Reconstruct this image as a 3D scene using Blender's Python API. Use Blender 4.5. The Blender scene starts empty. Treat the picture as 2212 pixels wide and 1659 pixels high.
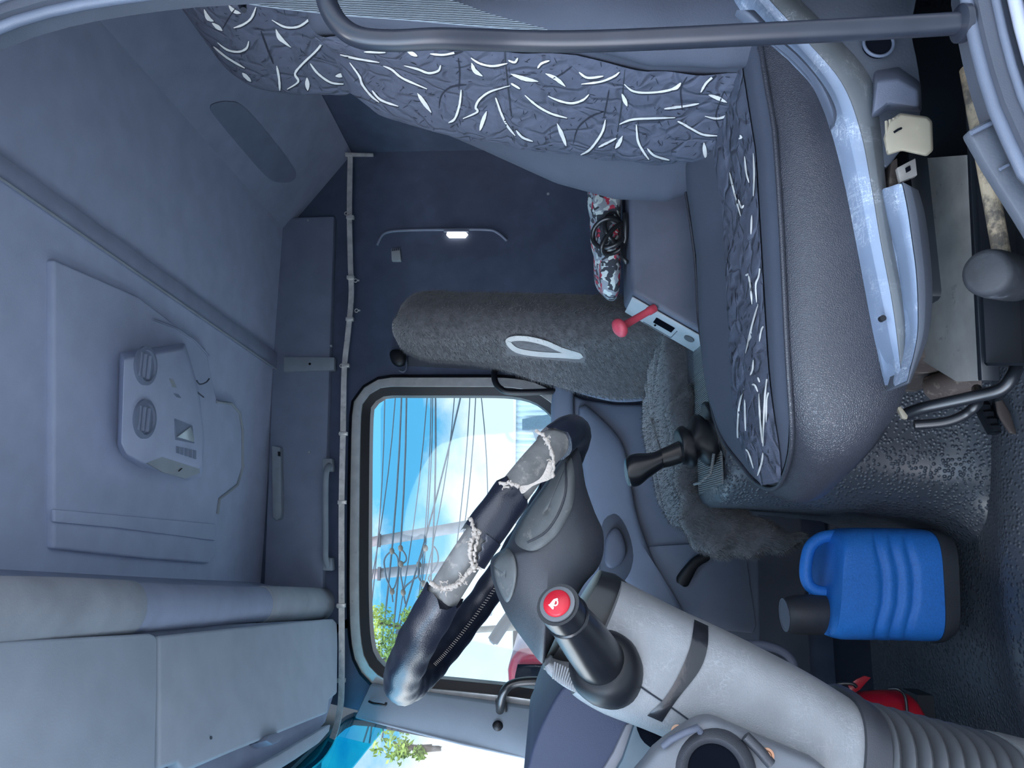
SKYBACK = 2.8; SKYFRONT = 5.0; SUNE = 2.2; EXPO = 0.45
import bpy, bmesh, math, random
from math import sin, cos, pi, radians, sqrt
from mathutils import Vector, Matrix
from mathutils.bvhtree import BVHTree
R = random.Random(11)
SC = bpy.context.scene
COL = SC.collection
# ------------------------------------------------------------------ camera
FPX = 1597.0; EYE = 0.80; YAW = radians(11); PIT = radians(2.65)
CF = Vector((sin(YAW)*cos(PIT), cos(YAW)*cos(PIT), sin(PIT)))
CR = Vector((cos(YAW), -sin(YAW), 0))
CU = CR.cross(CF)
CAM = Vector((0, 0, EYE))
cd = bpy.data.cameras.new('camera'); cam = bpy.data.objects.new('camera', cd); COL.objects.link(cam)
cd.sensor_fit = 'HORIZONTAL'; cd.sensor_width = 36; cd.lens = FPX/2212*36; cd.clip_start = 0.02; cd.clip_end = 500
M = Matrix((-CU, CR, -CF)).transposed().to_4x4(); M.translation = CAM
cam.matrix_world = M
SC.camera = cam

def ray(x, y):
    return CF - CU*((x-1106)/FPX) + CR*((829.5-y)/FPX)
def at(x, y, Y):                       # point on the plane Y = const (distance across the cab)
    r = ray(x, y); return CAM + r*(Y/r.y)
def az(x, y, z):                       # point on a level plane
    r = ray(x, y); return CAM + r*((z-EYE)/r.z)
def atp(x, y, p, n):                   # point on any plane
    r = ray(x, y); p = Vector(p); n = Vector(n); return CAM + r*((p-CAM).dot(n)/r.dot(n))
def pix(p):
    d = Vector(p)-CAM; w = d.dot(CF); return (1106-FPX*d.dot(CU)/w, 829.5-FPX*d.dot(CR)/w)

# ------------------------------------------------------------------ curves
def cr(p0, p1, p2, p3, t):
    return 0.5*((2*p1)+(p2-p0)*t+(2*p0-5*p1+4*p2-p3)*t*t+(3*p1-p0-3*p2+p3)*t**3)
def sm(pts, k=5, closed=False):
    P = [Vector(p) for p in pts]; n = len(P); out = []
    rng = n if closed else n-1
    for i in range(rng):
        if closed: q = [P[(i+j-1) % n] for j in range(4)]
        else: q = [P[max(0, i-1)], P[i], P[i+1], P[min(n-1, i+2)]]
        for s in range(k): out.append(cr(*q, s/k))
    if not closed: out.append(P[-1].copy())
    return out
def interp(tab, z):
    if z <= tab[0][0]: return tab[0][1]
    for (a, u), (b, v) in zip(tab, tab[1:]):
        if z <= b: return u+(v-u)*(z-a)/(b-a)
    return tab[-1][1]
def resample(P, n, closed=False):
    P = [Vector(p) for p in P]
    if closed: P = P+[P[0]]
    L = [0]
    for a, b in zip(P, P[1:]): L.append(L[-1]+(b-a).length)
    out = []; m = n if closed else n-1; j = 0
    for i in range(n):
        d = L[-1]*i/m
        while j < len(L)-2 and L[j+1] < d: j += 1
        t = (d-L[j])/max(1e-9, L[j+1]-L[j]); out.append(P[j].lerp(P[j+1], min(1, max(0, t))))
    return out
def sgp(v, e): return math.copysign(abs(v)**e, v)

# ------------------------------------------------------------------ mesh builder
class MB:
    def __init__(s): s.v = []; s.f = []; s.m = []
    def add(s, vs, fs, mi=0):
        o = len(s.v); s.v += [Vector(v) for v in vs]; s.f += [tuple(i+o for i in f) for f in fs]; s.m += [mi]*len(fs); return s
    def box(s, c, d, rot=None, mi=0):
        c = Vector(c); h = Vector(d)/2; vs = []
        for i in range(8):
            q = Vector(((1 if i & 1 else -1)*h.x, (1 if i & 2 else -1)*h.y, (1 if i & 4 else -1)*h.z))
            if rot is not None: q = rot @ q
            vs.append(c+q)
        return s.add(vs, [(0, 1, 3, 2), (4, 6, 7, 5), (0, 4, 5, 1), (2, 3, 7, 6), (0, 2, 6, 4), (1, 5, 7, 3)], mi)
    def loft(s, loops, cap=True, closed=False, mi=0):
        n = len(loops[0]); vs = [p for l in loops for p in l]; fs = []; L = len(loops)
        for i in range(L if closed else L-1):
            for k in range(n):
                a = i*n+k; b = i*n+(k+1) % n; c = ((i+1) % L)*n+(k+1) % n; d = ((i+1) % L)*n+k
                fs.append((a, b, c, d))
        if cap and not closed:
            fs.append(tuple(range(n))[::-1]); fs.append(tuple((L-1)*n+k for k in range(n)))
        return s.add(vs, fs, mi)
    def tube(s, P, r, n=10, closed=False, cap=True, mi=0):
        P = [Vector(p) for p in P]; N = len(P); rr = r if isinstance(r, (list, tuple)) else [r]*N
        loops = []; u = None
        for i in range(N):
            if closed: t = P[(i+1) % N]-P[i-1]
            else: t = P[min(N-1, i+1)]-P[max(0, i-1)]
            if t.length < 1e-9: t = Vector((0, 0, 1))
            t.normalize()
            if u is None:
                u = t.orthogonal().normalized()
            else:
                u = u-t*u.dot(t)
                u = u.normalized() if u.length > 1e-6 else t.orthogonal().normalized()
            w = t.cross(u)
            loops.append([P[i]+(u*cos(2*pi*k/n)+w*sin(2*pi*k/n))*rr[i] for k in range(n)])
        return s.loft(loops, cap, closed, mi)
    def lathe(s, prof, o, ax, n=28, mi=0, cap=True):
        o = Vector(o); ax = Vector(ax).normalized(); u = ax.orthogonal().normalized(); w = ax.cross(u)
        return s.loft([[o+ax*h+(u*cos(2*pi*k/n)+w*sin(2*pi*k/n))*max(r, 1e-4) for k in range(n)] for r, h in prof], cap, False, mi)
    def prism(s, P, off, mi=0):
        P = [Vector(p) for p in P]; off = Vector(off); n = len(P)
        return s.add(P+[p+off for p in P], [tuple(range(n)), tuple(range(2*n-1, n-1, -1))]+[(i, n+i, n+(i+1) % n, (i+1) % n) for i in range(n)], mi)
    def ring(s, A, B, off, mi=0):       # band between two loops, with thickness
        n = len(A); off = Vector(off); vs = list(A)+list(B)+[p+off for p in A]+[p+off for p in B]; fs = []
        for i in range(n):
            j = (i+1) % n
            fs += [(i, j, n+j, n+i), (2*n+i, 3*n+i, 3*n+j, 2*n+j), (i, 2*n+i, 2*n+j, j), (n+i, n+j, 3*n+j, 3*n+i)]
        return s.add(vs, fs, mi)
    def grid(s, G, off=None, mi=0):
        r = len(G); c = len(G[0]); vs = [p for row in G for p in row]; fs = []
        for i in range(r-1):
            for j in range(c-1): fs.append((i*c+j, i*c+j+1, (i+1)*c+j+1, (i+1)*c+j))
        if off is not None:
            off = Vector(off); n = len(vs); vs = vs+[Vector(p)+off for p in vs]
            fs += [tuple(n+i for i in f[::-1]) for f in list(fs)]
            ed = [i for i in range(c)]+[i*c+c-1 for i in range(1, r)]+[(r-1)*c+j for j in range(c-2, -1, -1)]+[i*c for i in range(r-2, 0, -1)]
            for a, b in zip(ed, ed[1:]+ed[:1]): fs.append((a, n+a, n+b, b))
        return s.add(vs, fs, mi)
    def xloft(s, pairs, Y=1.0, hd=.03, ex=2.4, n=20, k=1, cap=True, mi=0, mod=None):
        Q = [Vector((p[0], p[1], p[2], p[3])) for p in pairs]
        Yd = [Vector((p[4] if len(p) > 4 else Y, p[5] if len(p) > 5 else hd)) for p in pairs]
        if k > 1: Q = sm(Q, k); Yd = sm(Yd, k)
        loops = []; L = len(Q)
        for i, (q, yd) in enumerate(zip(Q, Yd)):
            a = at(q[0], q[1], yd[0]); b = at(q[2], q[3], yd[0]); c = (a+b)/2; h = (b-a)/2; d = yd[1]
            if mod: m = mod(i/(L-1)); h = h*m; d = d*m
            loops.append([c+h*sgp(cos(2*pi*j/n), 2/ex)+Vector((0, d*sgp(sin(2*pi*j/n), 2/ex), 0)) for j in range(n)])
        return s.loft(loops, cap, False, mi)
    def inflate(s, pts, Y, hd, ex=2.5, st=7, k=4, mi=0, lean=0):
        P = [at(q[0], q[1], q[2] if len(q) > 2 else Y) for q in pts]
        if k > 1: P = sm(P, k, True)
        c = sum(P, Vector())/len(P); loops = []
        for i in range(-st, st+1):
            t = sin(i/st*pi/2)*.995; f = max(.03, (1-abs(t)**ex)**(1/ex))
            loops.append([c+(p-c)*f+Vector((0, t*hd, 0)) for p in P])
        return s.loft(loops, True, False, mi)
    def slab(s, pts, Y, th, k=1, mi=0):
        P = [at(q[0], q[1], q[2] if len(q) > 2 else Y) for q in pts]
        if k > 1: P = sm(P, k, True)
        return s.prism(P, (0, th, 0), mi)
    def build(s, name, mats, parent=None, bev=0, seg=2, sub=0, ang=38, solid=0, keep=False):
        if not isinstance(mats, (list, tuple)): mats = [mats]
        if parent is not None:
            base = Vector(parent['_o'])
        else:
            lo = Vector((min(v.x for v in s.v), min(v.y for v in s.v), min(v.z for v in s.v))); hi = Vector((max(v.x for v in s.v), max(v.y for v in s.v), max(v.z for v in s.v)))
            base = Vector(((lo.x+hi.x)/2, (lo.y+hi.y)/2, lo.z))
        me = bpy.data.meshes.new(name); me.from_pydata([v-base for v in s.v], [], s.f)
        for m in mats: me.materials.append(m)
        me.polygons.foreach_set('material_index', s.m)
        bm = bmesh.new(); bm.from_mesh(me)
        if not keep: bmesh.ops.recalc_face_normals(bm, faces=bm.faces)
        if bev > 0:
            es = [e for e in bm.edges if len(e.link_faces) == 2 and e.calc_face_angle(0) > radians(32)]
            if es: bmesh.ops.bevel(bm, geom=es, offset=bev, segments=seg, profile=.5, affect='EDGES', clamp_overlap=True)
        bm.to_mesh(me); bm.free()
        me.polygons.foreach_set('use_smooth', [True]*len(me.polygons)); me.set_sharp_from_angle(angle=radians(ang))
        o = bpy.data.objects.new(name, me); COL.objects.link(o)
        if parent is not None: o.parent = parent; o['_o'] = parent['_o']
        else: o.location = base; o['_o'] = tuple(base)
        if sub:
            d = o.modifiers.new('sub', 'SUBSURF'); d.levels = sub; d.render_levels = sub
        if solid:
            d = o.modifiers.new('solid', 'SOLIDIFY'); d.thickness = solid; d.offset = 0
        return o
def tag(o, label=None, cat=None, group=None, kind=None):
    if label: o['label'] = label
    if cat: o['category'] = cat
    if group: o['group'] = group
    if kind: o['kind'] = kind
    return o
def struct(o, label=None): o['kind'] = 'structure'; o['label'] = label or o.name.replace('_', ' '); return o
def thing(name, label, cat, loc, group=None):
    o = bpy.data.objects.new(name, None); COL.objects.link(o); o.empty_display_size = .05
    o.location = loc; o['_o'] = tuple(loc)
    return tag(o, label, cat, group)
def dup(o, delta, label=None):
    c = o.copy(); COL.objects.link(c); c.location = Vector(o.location)+Vector(delta)
    if label: c['label'] = label
    for ch in list(o.children):
        k = ch.copy(); COL.objects.link(k); k.parent = c
    return c
# ------------------------------------------------------------------ materials
def mat(name, col, rough=.6, metal=0, var=.12, vs=14, bump=None, bs=200, bd=.3, spec=.4, col2=None, dirt=None, sheen=0, coat=0, dist=.002, stretch=None):
    m = bpy.data.materials.new(name); m.use_nodes = True; nt = m.node_tree; N = nt.nodes; L = nt.links
    b = N['Principled BSDF']; b.inputs['Roughness'].default_value = rough; b.inputs['Metallic'].default_value = metal
    b.inputs['Specular IOR Level'].default_value = spec
    if sheen: b.inputs['Sheen Weight'].default_value = sheen
    if coat: b.inputs['Coat Weight'].default_value = coat; b.inputs['Coat Roughness'].default_value = .15
    tc = N.new('ShaderNodeTexCoord'); co = tc.outputs['Object']
    n = N.new('ShaderNodeTexNoise'); n.inputs['Scale'].default_value = vs; n.inputs['Detail'].default_value = 6; L.new(co, n.inputs['Vector'])
    r = N.new('ShaderNodeValToRGB'); r.color_ramp.elements[0].position = .3; r.color_ramp.elements[1].position = .72
    c2 = col2 or tuple(min(1, c*(1+var)) for c in col)
    r.color_ramp.elements[0].color = (*[c*(1-var) for c in col], 1); r.color_ramp.elements[1].color = (*c2, 1)
    L.new(n.outputs['Fac'], r.inputs['Fac']); out = r.outputs['Color']
    if dirt:                                      # (colour, scale, threshold, amount): worn or soiled patches
        dc, ds, th, am = dirt
        n2 = N.new('ShaderNodeTexNoise'); n2.inputs['Scale'].default_value = ds; n2.inputs['Detail'].default_value = 9; n2.inputs['Roughness'].default_value = .65; L.new(co, n2.inputs['Vector'])
        r2 = N.new('ShaderNodeValToRGB'); r2.color_ramp.elements[0].position = th; r2.color_ramp.elements[1].position = th+.12
        r2.color_ramp.elements[0].color = (0, 0, 0, 1); r2.color_ramp.elements[1].color = (am, am, am, 1); L.new(n2.outputs['Fac'], r2.inputs['Fac'])
        mx = N.new('ShaderNodeMix'); mx.data_type = 'RGBA'; L.new(r2.outputs['Color'], mx.inputs[0]); L.new(out, mx.inputs[6]); mx.inputs[7].default_value = (*dc, 1); out = mx.outputs[2]
    L.new(out, b.inputs['Base Color'])
    if bump:
        vec = co
        if stretch:
            mp = N.new('ShaderNodeMapping'); mp.inputs['Scale'].default_value = stretch; L.new(co, mp.inputs['Vector']); vec = mp.outputs['Vector']
        if bump in ('leather', 'dimple'):
            t = N.new('ShaderNodeTexVoronoi'); t.inputs['Scale'].default_value = bs; L.new(vec, t.inputs['Vector'])
            if bump == 'dimple':
                t.inputs['Randomness'].default_value = .8
                iv = N.new('ShaderNodeMapRange'); iv.interpolation_type = 'SMOOTHSTEP'; iv.inputs[1].default_value = .1; iv.inputs[2].default_value = .55; iv.inputs[3].default_value = 1; iv.inputs[4].default_value = 0; L.new(t.outputs['Distance'], iv.inputs[0]); h = iv.outputs[0]
            else:
                t.feature = 'DISTANCE_TO_EDGE'; mm = N.new('ShaderNodeMath'); mm.operation = 'MINIMUM'; mm.inputs[1].default_value = .28; L.new(t.outputs['Distance'], mm.inputs[0]); h = mm.outputs[0]
        elif bump == 'quilt':
            nw_ = N.new('ShaderNodeTexNoise'); nw_.inputs['Scale'].default_value = 9; L.new(vec, nw_.inputs['Vector'])
            mv = N.new('ShaderNodeMix'); mv.data_type = 'RGBA'; mv.inputs[0].default_value = .12; L.new(vec, mv.inputs[6]); L.new(nw_.outputs['Color'], mv.inputs[7])
            t = N.new('ShaderNodeTexVoronoi'); t.feature = 'DISTANCE_TO_EDGE'; t.inputs['Scale'].default_value = 20; L.new(mv.outputs[2], t.inputs['Vector'])
            q = N.new('ShaderNodeMapRange'); q.interpolation_type = 'SMOOTHSTEP'; q.inputs[2].default_value = .16; L.new(t.outputs['Distance'], q.inputs[0])
            wv = N.new('ShaderNodeTexWave'); wv.inputs['Scale'].default_value = bs; wv.inputs['Distortion'].default_value = 1; L.new(vec, wv.inputs['Vector'])
            ma = N.new('ShaderNodeMath'); ma.operation = 'MULTIPLY_ADD'; ma.inputs[1].default_value = .06; L.new(wv.outputs['Fac'], ma.inputs[0]); L.new(q.outputs[0], ma.inputs[2]); h = ma.outputs[0]
        elif bump == 'wave':
            t = N.new('ShaderNodeTexWave'); t.inputs['Scale'].default_value = bs; t.inputs['Distortion'].default_value = 1.5; L.new(vec, t.inputs['Vector']); h = t.outputs['Fac']
        else:
            t = N.new('ShaderNodeTexNoise'); t.inputs['Scale'].default_value = bs; t.inputs['Detail'].default_value = 4; L.new(vec, t.inputs['Vector']); h = t.outputs['Fac']
        bp = N.new('ShaderNodeBump'); bp.inputs['Strength'].default_value = bd; bp.inputs['Distance'].default_value = dist
        L.new(h, bp.inputs['Height']); L.new(bp.outputs['Normal'], b.inputs['Normal'])
    return m
def scratched(m, scale=90, amount=.5, col=(.62, .64, .68)):       # pale hair-line scratches that belong to the plastic
    nt = m.node_tree; N = nt.nodes; L = nt.links; b = N['Principled BSDF']; src = b.inputs['Base Color'].links[0].from_socket
    tc = N.new('ShaderNodeTexCoord'); acc = None
    for rot, sc in (((.3, .2, .5), (1, 9, 1)), ((1.1, .7, -.6), (9, 1, 1)), ((.2, 1.3, .9), (1, 1, 8))):
        mp = N.new('ShaderNodeMapping'); mp.inputs['Rotation'].default_value = rot; mp.inputs['Scale'].default_value = sc; L.new(tc.outputs['Object'], mp.inputs['Vector'])
        v = N.new('ShaderNodeTexNoise'); v.inputs['Scale'].default_value = scale*.35; v.inputs['Detail'].default_value = 3; v.inputs['Distortion'].default_value = 1.2; L.new(mp.outputs['Vector'], v.inputs['Vector'])
        r = N.new('ShaderNodeValToRGB'); r.color_ramp.elements[0].position = .485; r.color_ramp.elements[0].color = (0, 0, 0, 1)
        e = r.color_ramp.elements[1]; e.position = .5; e.color = (amount, amount, amount, 1); e2 = r.color_ramp.elements.new(.515); e2.color = (0, 0, 0, 1)
        L.new(v.outputs['Fac'], r.inputs['Fac'])
        n2 = N.new('ShaderNodeTexNoise'); n2.inputs['Scale'].default_value = 22; L.new(tc.outputs['Object'], n2.inputs['Vector'])
        r2 = N.new('ShaderNodeValToRGB'); r2.color_ramp.elements[0].position = .48; r2.color_ramp.elements[1].position = .62; L.new(n2.outputs['Fac'], r2.inputs['Fac'])
        mu = N.new('ShaderNodeMath'); mu.operation = 'MULTIPLY'; L.new(r.outputs['Color'], mu.inputs[0]); L.new(r2.outputs['Color'], mu.inputs[1])
        if acc is None: acc = mu.outputs[0]
        else:
            mxm = N.new('ShaderNodeMath'); mxm.operation = 'MAXIMUM'; L.new(acc, mxm.inputs[0]); L.new(mu.outputs[0], mxm.inputs[1]); acc = mxm.outputs[0]
    mx = N.new('ShaderNodeMix'); mx.data_type = 'RGBA'; L.new(acc, mx.inputs[0]); L.new(src, mx.inputs[6]); mx.inputs[7].default_value = (*col, 1); L.new(mx.outputs[2], b.inputs['Base Color'])
    return m
def emit(name, col, s):
    m = bpy.data.materials.new(name); m.use_nodes = True; b = m.node_tree.nodes['Principled BSDF']
    b.inputs['Base Color'].default_value = (*col, 1); b.inputs['Emission Color'].default_value = (*col, 1); b.inputs['Emission Strength'].default_value = s; return m
def glass(name, tint, refl=.06):
    m = bpy.data.materials.new(name); m.use_nodes = True; nt = m.node_tree; N = nt.nodes; L = nt.links; N.clear()
    o = N.new('ShaderNodeOutputMaterial'); t = N.new('ShaderNodeBsdfTransparent'); g = N.new('ShaderNodeBsdfGlossy'); x = N.new('ShaderNodeMixShader')
    tc = N.new('ShaderNodeTexCoord'); n = N.new('ShaderNodeTexNoise'); n.inputs['Scale'].default_value = 6; L.new(tc.outputs['Object'], n.inputs['Vector'])
    r = N.new('ShaderNodeValToRGB'); r.color_ramp.elements[0].color = (*[c*.96 for c in tint], 1); r.color_ramp.elements[1].color = (*tint, 1); L.new(n.outputs['Fac'], r.inputs['Fac'])
    L.new(r.outputs['Color'], t.inputs['Color']); g.inputs['Roughness'].default_value = .03; x.inputs[0].default_value = refl
    L.new(t.outputs[0], x.inputs[1]); L.new(g.outputs[0], x.inputs[2]); L.new(x.outputs[0], o.inputs[0]); return m
def camo(name):
    m = bpy.data.materials.new(name); m.use_nodes = True; nt = m.node_tree; N = nt.nodes; L = nt.links; b = N['Principled BSDF']; b.inputs['Roughness'].default_value = .9
    tc = N.new('ShaderNodeTexCoord'); n = N.new('ShaderNodeTexNoise'); n.inputs['Scale'].default_value = 30; L.new(tc.outputs['Object'], n.inputs['Vector'])
    mx = N.new('ShaderNodeMix'); mx.data_type = 'RGBA'; mx.inputs[0].default_value = .06; L.new(tc.outputs['Object'], mx.inputs[6]); L.new(n.outputs['Color'], mx.inputs[7])
    v = N.new('ShaderNodeTexVoronoi'); v.inputs['Scale'].default_value = 85; L.new(mx.outputs[2], v.inputs['Vector'])
    r = N.new('ShaderNodeValToRGB'); r.color_ramp.interpolation = 'CONSTANT'; L.new(v.outputs['Color'], r.inputs['Fac'])
    E = r.color_ramp.elements; E[0].color = (.03, .035, .045, 1); E[1].position = .36; E[1].color = (.22, .24, .27, 1)
    for p, c in ((.5, (.45, .5, .49, 1)), (.66, (.36, .03, .06, 1)), (.78, (.25, .29, .33, 1))):
        e = E.new(p); e.color = c
    L.new(r.outputs['Color'], b.inputs['Base Color'])
    w = N.new('ShaderNodeTexWave'); w.inputs['Scale'].default_value = 160; L.new(tc.outputs['Object'], w.inputs['Vector']); bp = N.new('ShaderNodeBump'); bp.inputs['Strength'].default_value = .3; bp.inputs['Distance'].default_value = .002
    L.new(w.outputs['Fac'], bp.inputs['Height']); L.new(bp.outputs['Normal'], b.inputs['Normal'])
    return m
MT = dict(
    fitting=mat('grey_fitting', (.27, .3, .33), .6, bump='noise', bs=300, bd=.1), headliner=mat('headliner', (.52, .56, .70), .9, bump='noise', bs=300, bd=.15, var=.06),
    headdark=mat('headliner_dark', (.33, .36, .46), .85, bump='noise', bs=260, bd=.15, var=.08),
    cornice=mat('cornice_plastic', (.22, .25, .33), .7, bump='noise', bs=260, bd=.12, var=.08),
    wall=mat('sleeper_wall', (.075, .095, .15), .8, bump='noise', bs=200, bd=.2, var=.15),
    plast=mat('grey_plastic', (.085, .095, .13), .55, bump='leather', bs=420, bd=.25, dist=.001),
    plast_d=mat('dark_plastic', (.04, .046, .062), .5, bump='leather', bs=420, bd=.2, dist=.001),
    plast_l=mat('light_plastic', (.36, .38, .4), .5, bump='noise', bs=300, bd=.1),
    pad=mat('shelf_pad', (.35, .36, .385), .75, bump='noise', bs=350, bd=.25, dirt=((.5, .5, .5), 60, .72, .5)),
    locker=mat('locker_panel', (.43, .465, .52), .65, bump='noise', bs=320, bd=.12, var=.06),
    doorp=mat('door_panel', (.13, .155, .21), .55, bump='noise', bs=500, bd=.15, var=.06),
    doorp_d=mat('door_panel_dark', (.055, .065, .09), .6, bump='noise', bs=500, bd=.15),
    rubber=mat('black_rubber', (.007, .008, .011), .45, var=.2, spec=.35),
    seal=mat('seal_rubber', (.07, .085, .12), .5, bump='leather', bs=500, bd=.2, dist=.001),
    sealg=mat('seal_grey', (.26, .28, .36), .45, bump='noise', bs=400, bd=.15),
    greige=mat('greige_trim', (.86, .84, .80), .3, metal=.5, var=.1, vs=30, dirt=((.25, .24, .22), 40, .62, .6)),
    rail=mat('rail_steel', (.72, .70, .66), .35, metal=.4, var=.2, vs=40, dirt=((.2, .17, .15), 70, .6, .6)),
    mat_floor=mat('rubber_mat', (.075, .083, .1), .32, bump='dimple', bs=135, bd=.9, dist=.0016, var=.2, vs=5, spec=.5),
    mat_hump=mat('rubber_mat_hump', (.06, .067, .082), .32, bump='dimple', bs=135, bd=.9, dist=.0016, var=.2, vs=5, spec=.5),
    zig=mat('ribbed_mat', (.17, .18, .185), .4, bump='wave', bs=75, bd=.8, dist=.003, var=.1),  # paler than the other mat: light reflected off the tunnel top, put into colour
    leather=mat('black_leather', (.026, .028, .037), .33, bump='leather', bs=430, bd=.7, dist=.0014, var=.1, spec=.5),
    bolster=mat('grey_bolster', (.052, .06, .085), .75, bump='noise', bs=700, bd=.25, var=.05),
    insert=mat('seat_fabric', (.062, .07, .102), .85, bump='quilt', bs=170, bd=.8, dist=.005, var=.14, vs=60),
    stroke=mat('white_stroke', (.56, .55, .53), .8, var=.08, bump='noise', bs=800, bd=.3),
    dash=mat('dark_stroke', (.012, .015, .026), .85),
    seam=mat('seam', (.016, .02, .03), .8),
    belt=mat('belt_webbing', (.2, .235, .27), .6, bump='wave', bs=120, bd=.7, dist=.001, var=.08),
    blue_trim=mat('seat_shell_trim', (.15, .19, .265), .33, bump='noise', bs=500, bd=.1, var=.1, spec=.6, dirt=((.5, .54, .6), 50, .7, .4)),
    trough=mat('seat_shell', (.105, .115, .125), .35, bump='noise', bs=400, bd=.1, var=.12, spec=.5, dirt=((.3, .32, .34), 60, .68, .4)),
    shell_d=mat('seat_shell_dark', (.05, .058, .075), .5, bump='noise', bs=300, bd=.15),
    beige=mat('beige_plastic', (.19, .17, .13), .5, var=.1, vs=30, dirt=((.3, .28, .2), 30, .6, .5)),
    steel=mat('bare_steel', (.3, .29, .28), .45, metal=.3, var=.2, vs=25, dirt=((.07, .07, .08), 45, .62, .8)),
    frame=mat('black_frame', (.01, .012, .016), .35, spec=.6, dirt=((.3, .3, .3), 120, .74, .6)),
    rust=mat('rusty_bracket', (.06, .045, .04), .7, dirt=((.2, .17, .14), 50, .55, .7)),
    wood=mat('worn_wood', (.27, .22, .155), .75, var=.35, vs=30, bump='noise', bs=120, bd=.4, stretch=(1, 6, 6), dirt=((.05, .047, .045), 40, .47, .85)),
    mallet=mat('mallet_rubber', (.016, .018, .023), .65, var=.3, vs=40, bump='noise', bs=90, bd=.4, dirt=((.12, .13, .15), 40, .6, .6)),
    railblack=mat('black_enamel', (.014, .017, .026), .32, var=.15, vs=25, spec=.35, dirt=((.2, .19, .18), 130, .76, .6)),
    fleece=mat('grey_fleece', (.08, .08, .086), 1, bump='noise', bs=160, bd=.5, dist=.004, var=.25, vs=60, sheen=.3, spec=.1),
    fur=mat('fleece_pile', (.085, .085, .09), 1, var=.3, vs=40, sheen=.3, spec=.1),
    emblem=mat('white_fleece', (.42, .42, .41), 1, var=.1, bump='noise', bs=300, bd=.8, dist=.003),
    rim=mat('worn_rim', (.14, .138, .135), .6, var=.25, vs=45, bump='noise', bs=160, bd=.3, dirt=((.33, .3, .27), 55, .56, .7)),
    wcover=mat('wheel_cover', (.007, .009, .018), .33, bump='leather', bs=420, bd=.3, dist=.001, var=.2, spec=.6),
    fray=mat('frayed_cloth', (.34, .3, .265), .95, bump='noise', bs=500, bd=.7, var=.2),
    hub=mat('hub_plastic', (.034, .036, .044), .48, bump='leather', bs=480, bd=.35, dist=.001, spec=.5),
    worn=mat('worn_grey', (.105, .11, .112), .5, var=.2, vs=30, bump='leather', bs=450, bd=.3, dist=.001, dirt=((.36, .33, .3), 35, .58, .7)),
    column=mat('column_plastic', (.205, .21, .22), .5, var=.14, vs=18, bump='leather', bs=330, bd=.45, dist=.0012, spec=.45, dirt=((.4, .38, .35), 45, .68, .6)),
    bellow=mat('bellows_rubber', (.07, .074, .082), .5, bump='noise', bs=200, bd=.15, var=.12),
    tape=mat('black_tape', (.012, .013, .017), .25, var=.15, bump='noise', bs=90, bd=.3, spec=.6),
    stalk=mat('stalk_plastic', (.007, .008, .011), .3, spec=.45, var=.15),
    red=mat('red_plastic', (.45, .012, .025), .35, var=.08),
    redk=mat('red_grip', (.48, .06, .09), .45, var=.12, vs=40),
    redx=mat('red_paint', (.3, .006, .015), .3, var=.1, coat=.4),
    white=mat('white_mark', (.8, .8, .8), .5, var=.03),
    chrome=mat('grey_ring', (.12, .125, .135), .35, metal=.3),
    cable=mat('black_cable', (.012, .013, .015), .3, spec=.6),
    camo=camo('patterned_cloth'),
    green=mat('green_plastic', (.12, .75, .08), .5, var=.1),
    jug=mat('blue_jug', (.02, .17, .56), .5, var=.12, vs=300, bump='noise', bs=420, bd=.3, spec=.4),
    jugb=mat('jug_black', (.03, .033, .04), .5, bump='noise', bs=400, bd=.2),
    dashl=mat('dash_leather', (.048, .058, .105), .5, bump='leather', bs=420, bd=.4, dist=.001, var=.06),
    dashp=mat('dash_panel', (.22, .21, .23), .45, var=.12, vs=25),
    slate=mat('slate_panel', (.1, .14, .17), .35, var=.12, vs=20, dirt=((.4, .4, .4), 90, .74, .6)),
    vent=mat('silver_plastic', (.12, .128, .145), .42, bump='leather', bs=500, bd=.3, dist=.001),
    copper=mat('copper_screw', (.3, .16, .1), .35, metal=.8),
    pillar=mat('pillar_trim', (.2, .235, .275), .6, bump='noise', bs=400, bd=.12, var=.05),
    body=mat('white_body', (.85, .86, .87), .35, var=.03, coat=.3),
    lamp=emit('lamp_lens', (1, .98, .92), 2.2),
    lens=mat('clear_lens', (.5, .55, .55), .2, spec=.8),
    gpane=glass('side_glass', (.82, .93, .97), .05), gshield=glass('windscreen_glass', (.95, .98, 1), .04), gband=glass('windscreen_shade_band', (.1, .62, .75), .05),
    black=mat('void_black', (.004, .005, .008), .9, spec=0),
    concrete=mat('pole_concrete', (.2, .175, .175), .9, var=.2, vs=8), wire=mat('power_cable', (.06, .065, .075), .6),
    cladding=mat('corrugated_cladding', (.7, .74, .76), .5, var=.06, vs=2), plaster=mat('pale_plaster', (.55, .54, .5), .9, var=.1, vs=2, dirt=((.4, .38, .35), 3, .6, .5)),
    leaf=mat('leaves', (.12, .2, .03), .7, var=.5, vs=3, col2=(.4, .5, .1)), bark=mat('bark', (.12, .09, .07), .9, var=.3),
    carred=mat('car_paint', (.22, .012, .025), .25, var=.08, coat=.5), asphalt=mat('asphalt', (.42, .42, .43), .9, var=.2, vs=3),
)
scratched(MT['column'], 60, .13); scratched(MT['blue_trim'], 90, .45, (.7, .74, .8)); scratched(MT['trough'], 90, .4, (.5, .52, .55))
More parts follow.
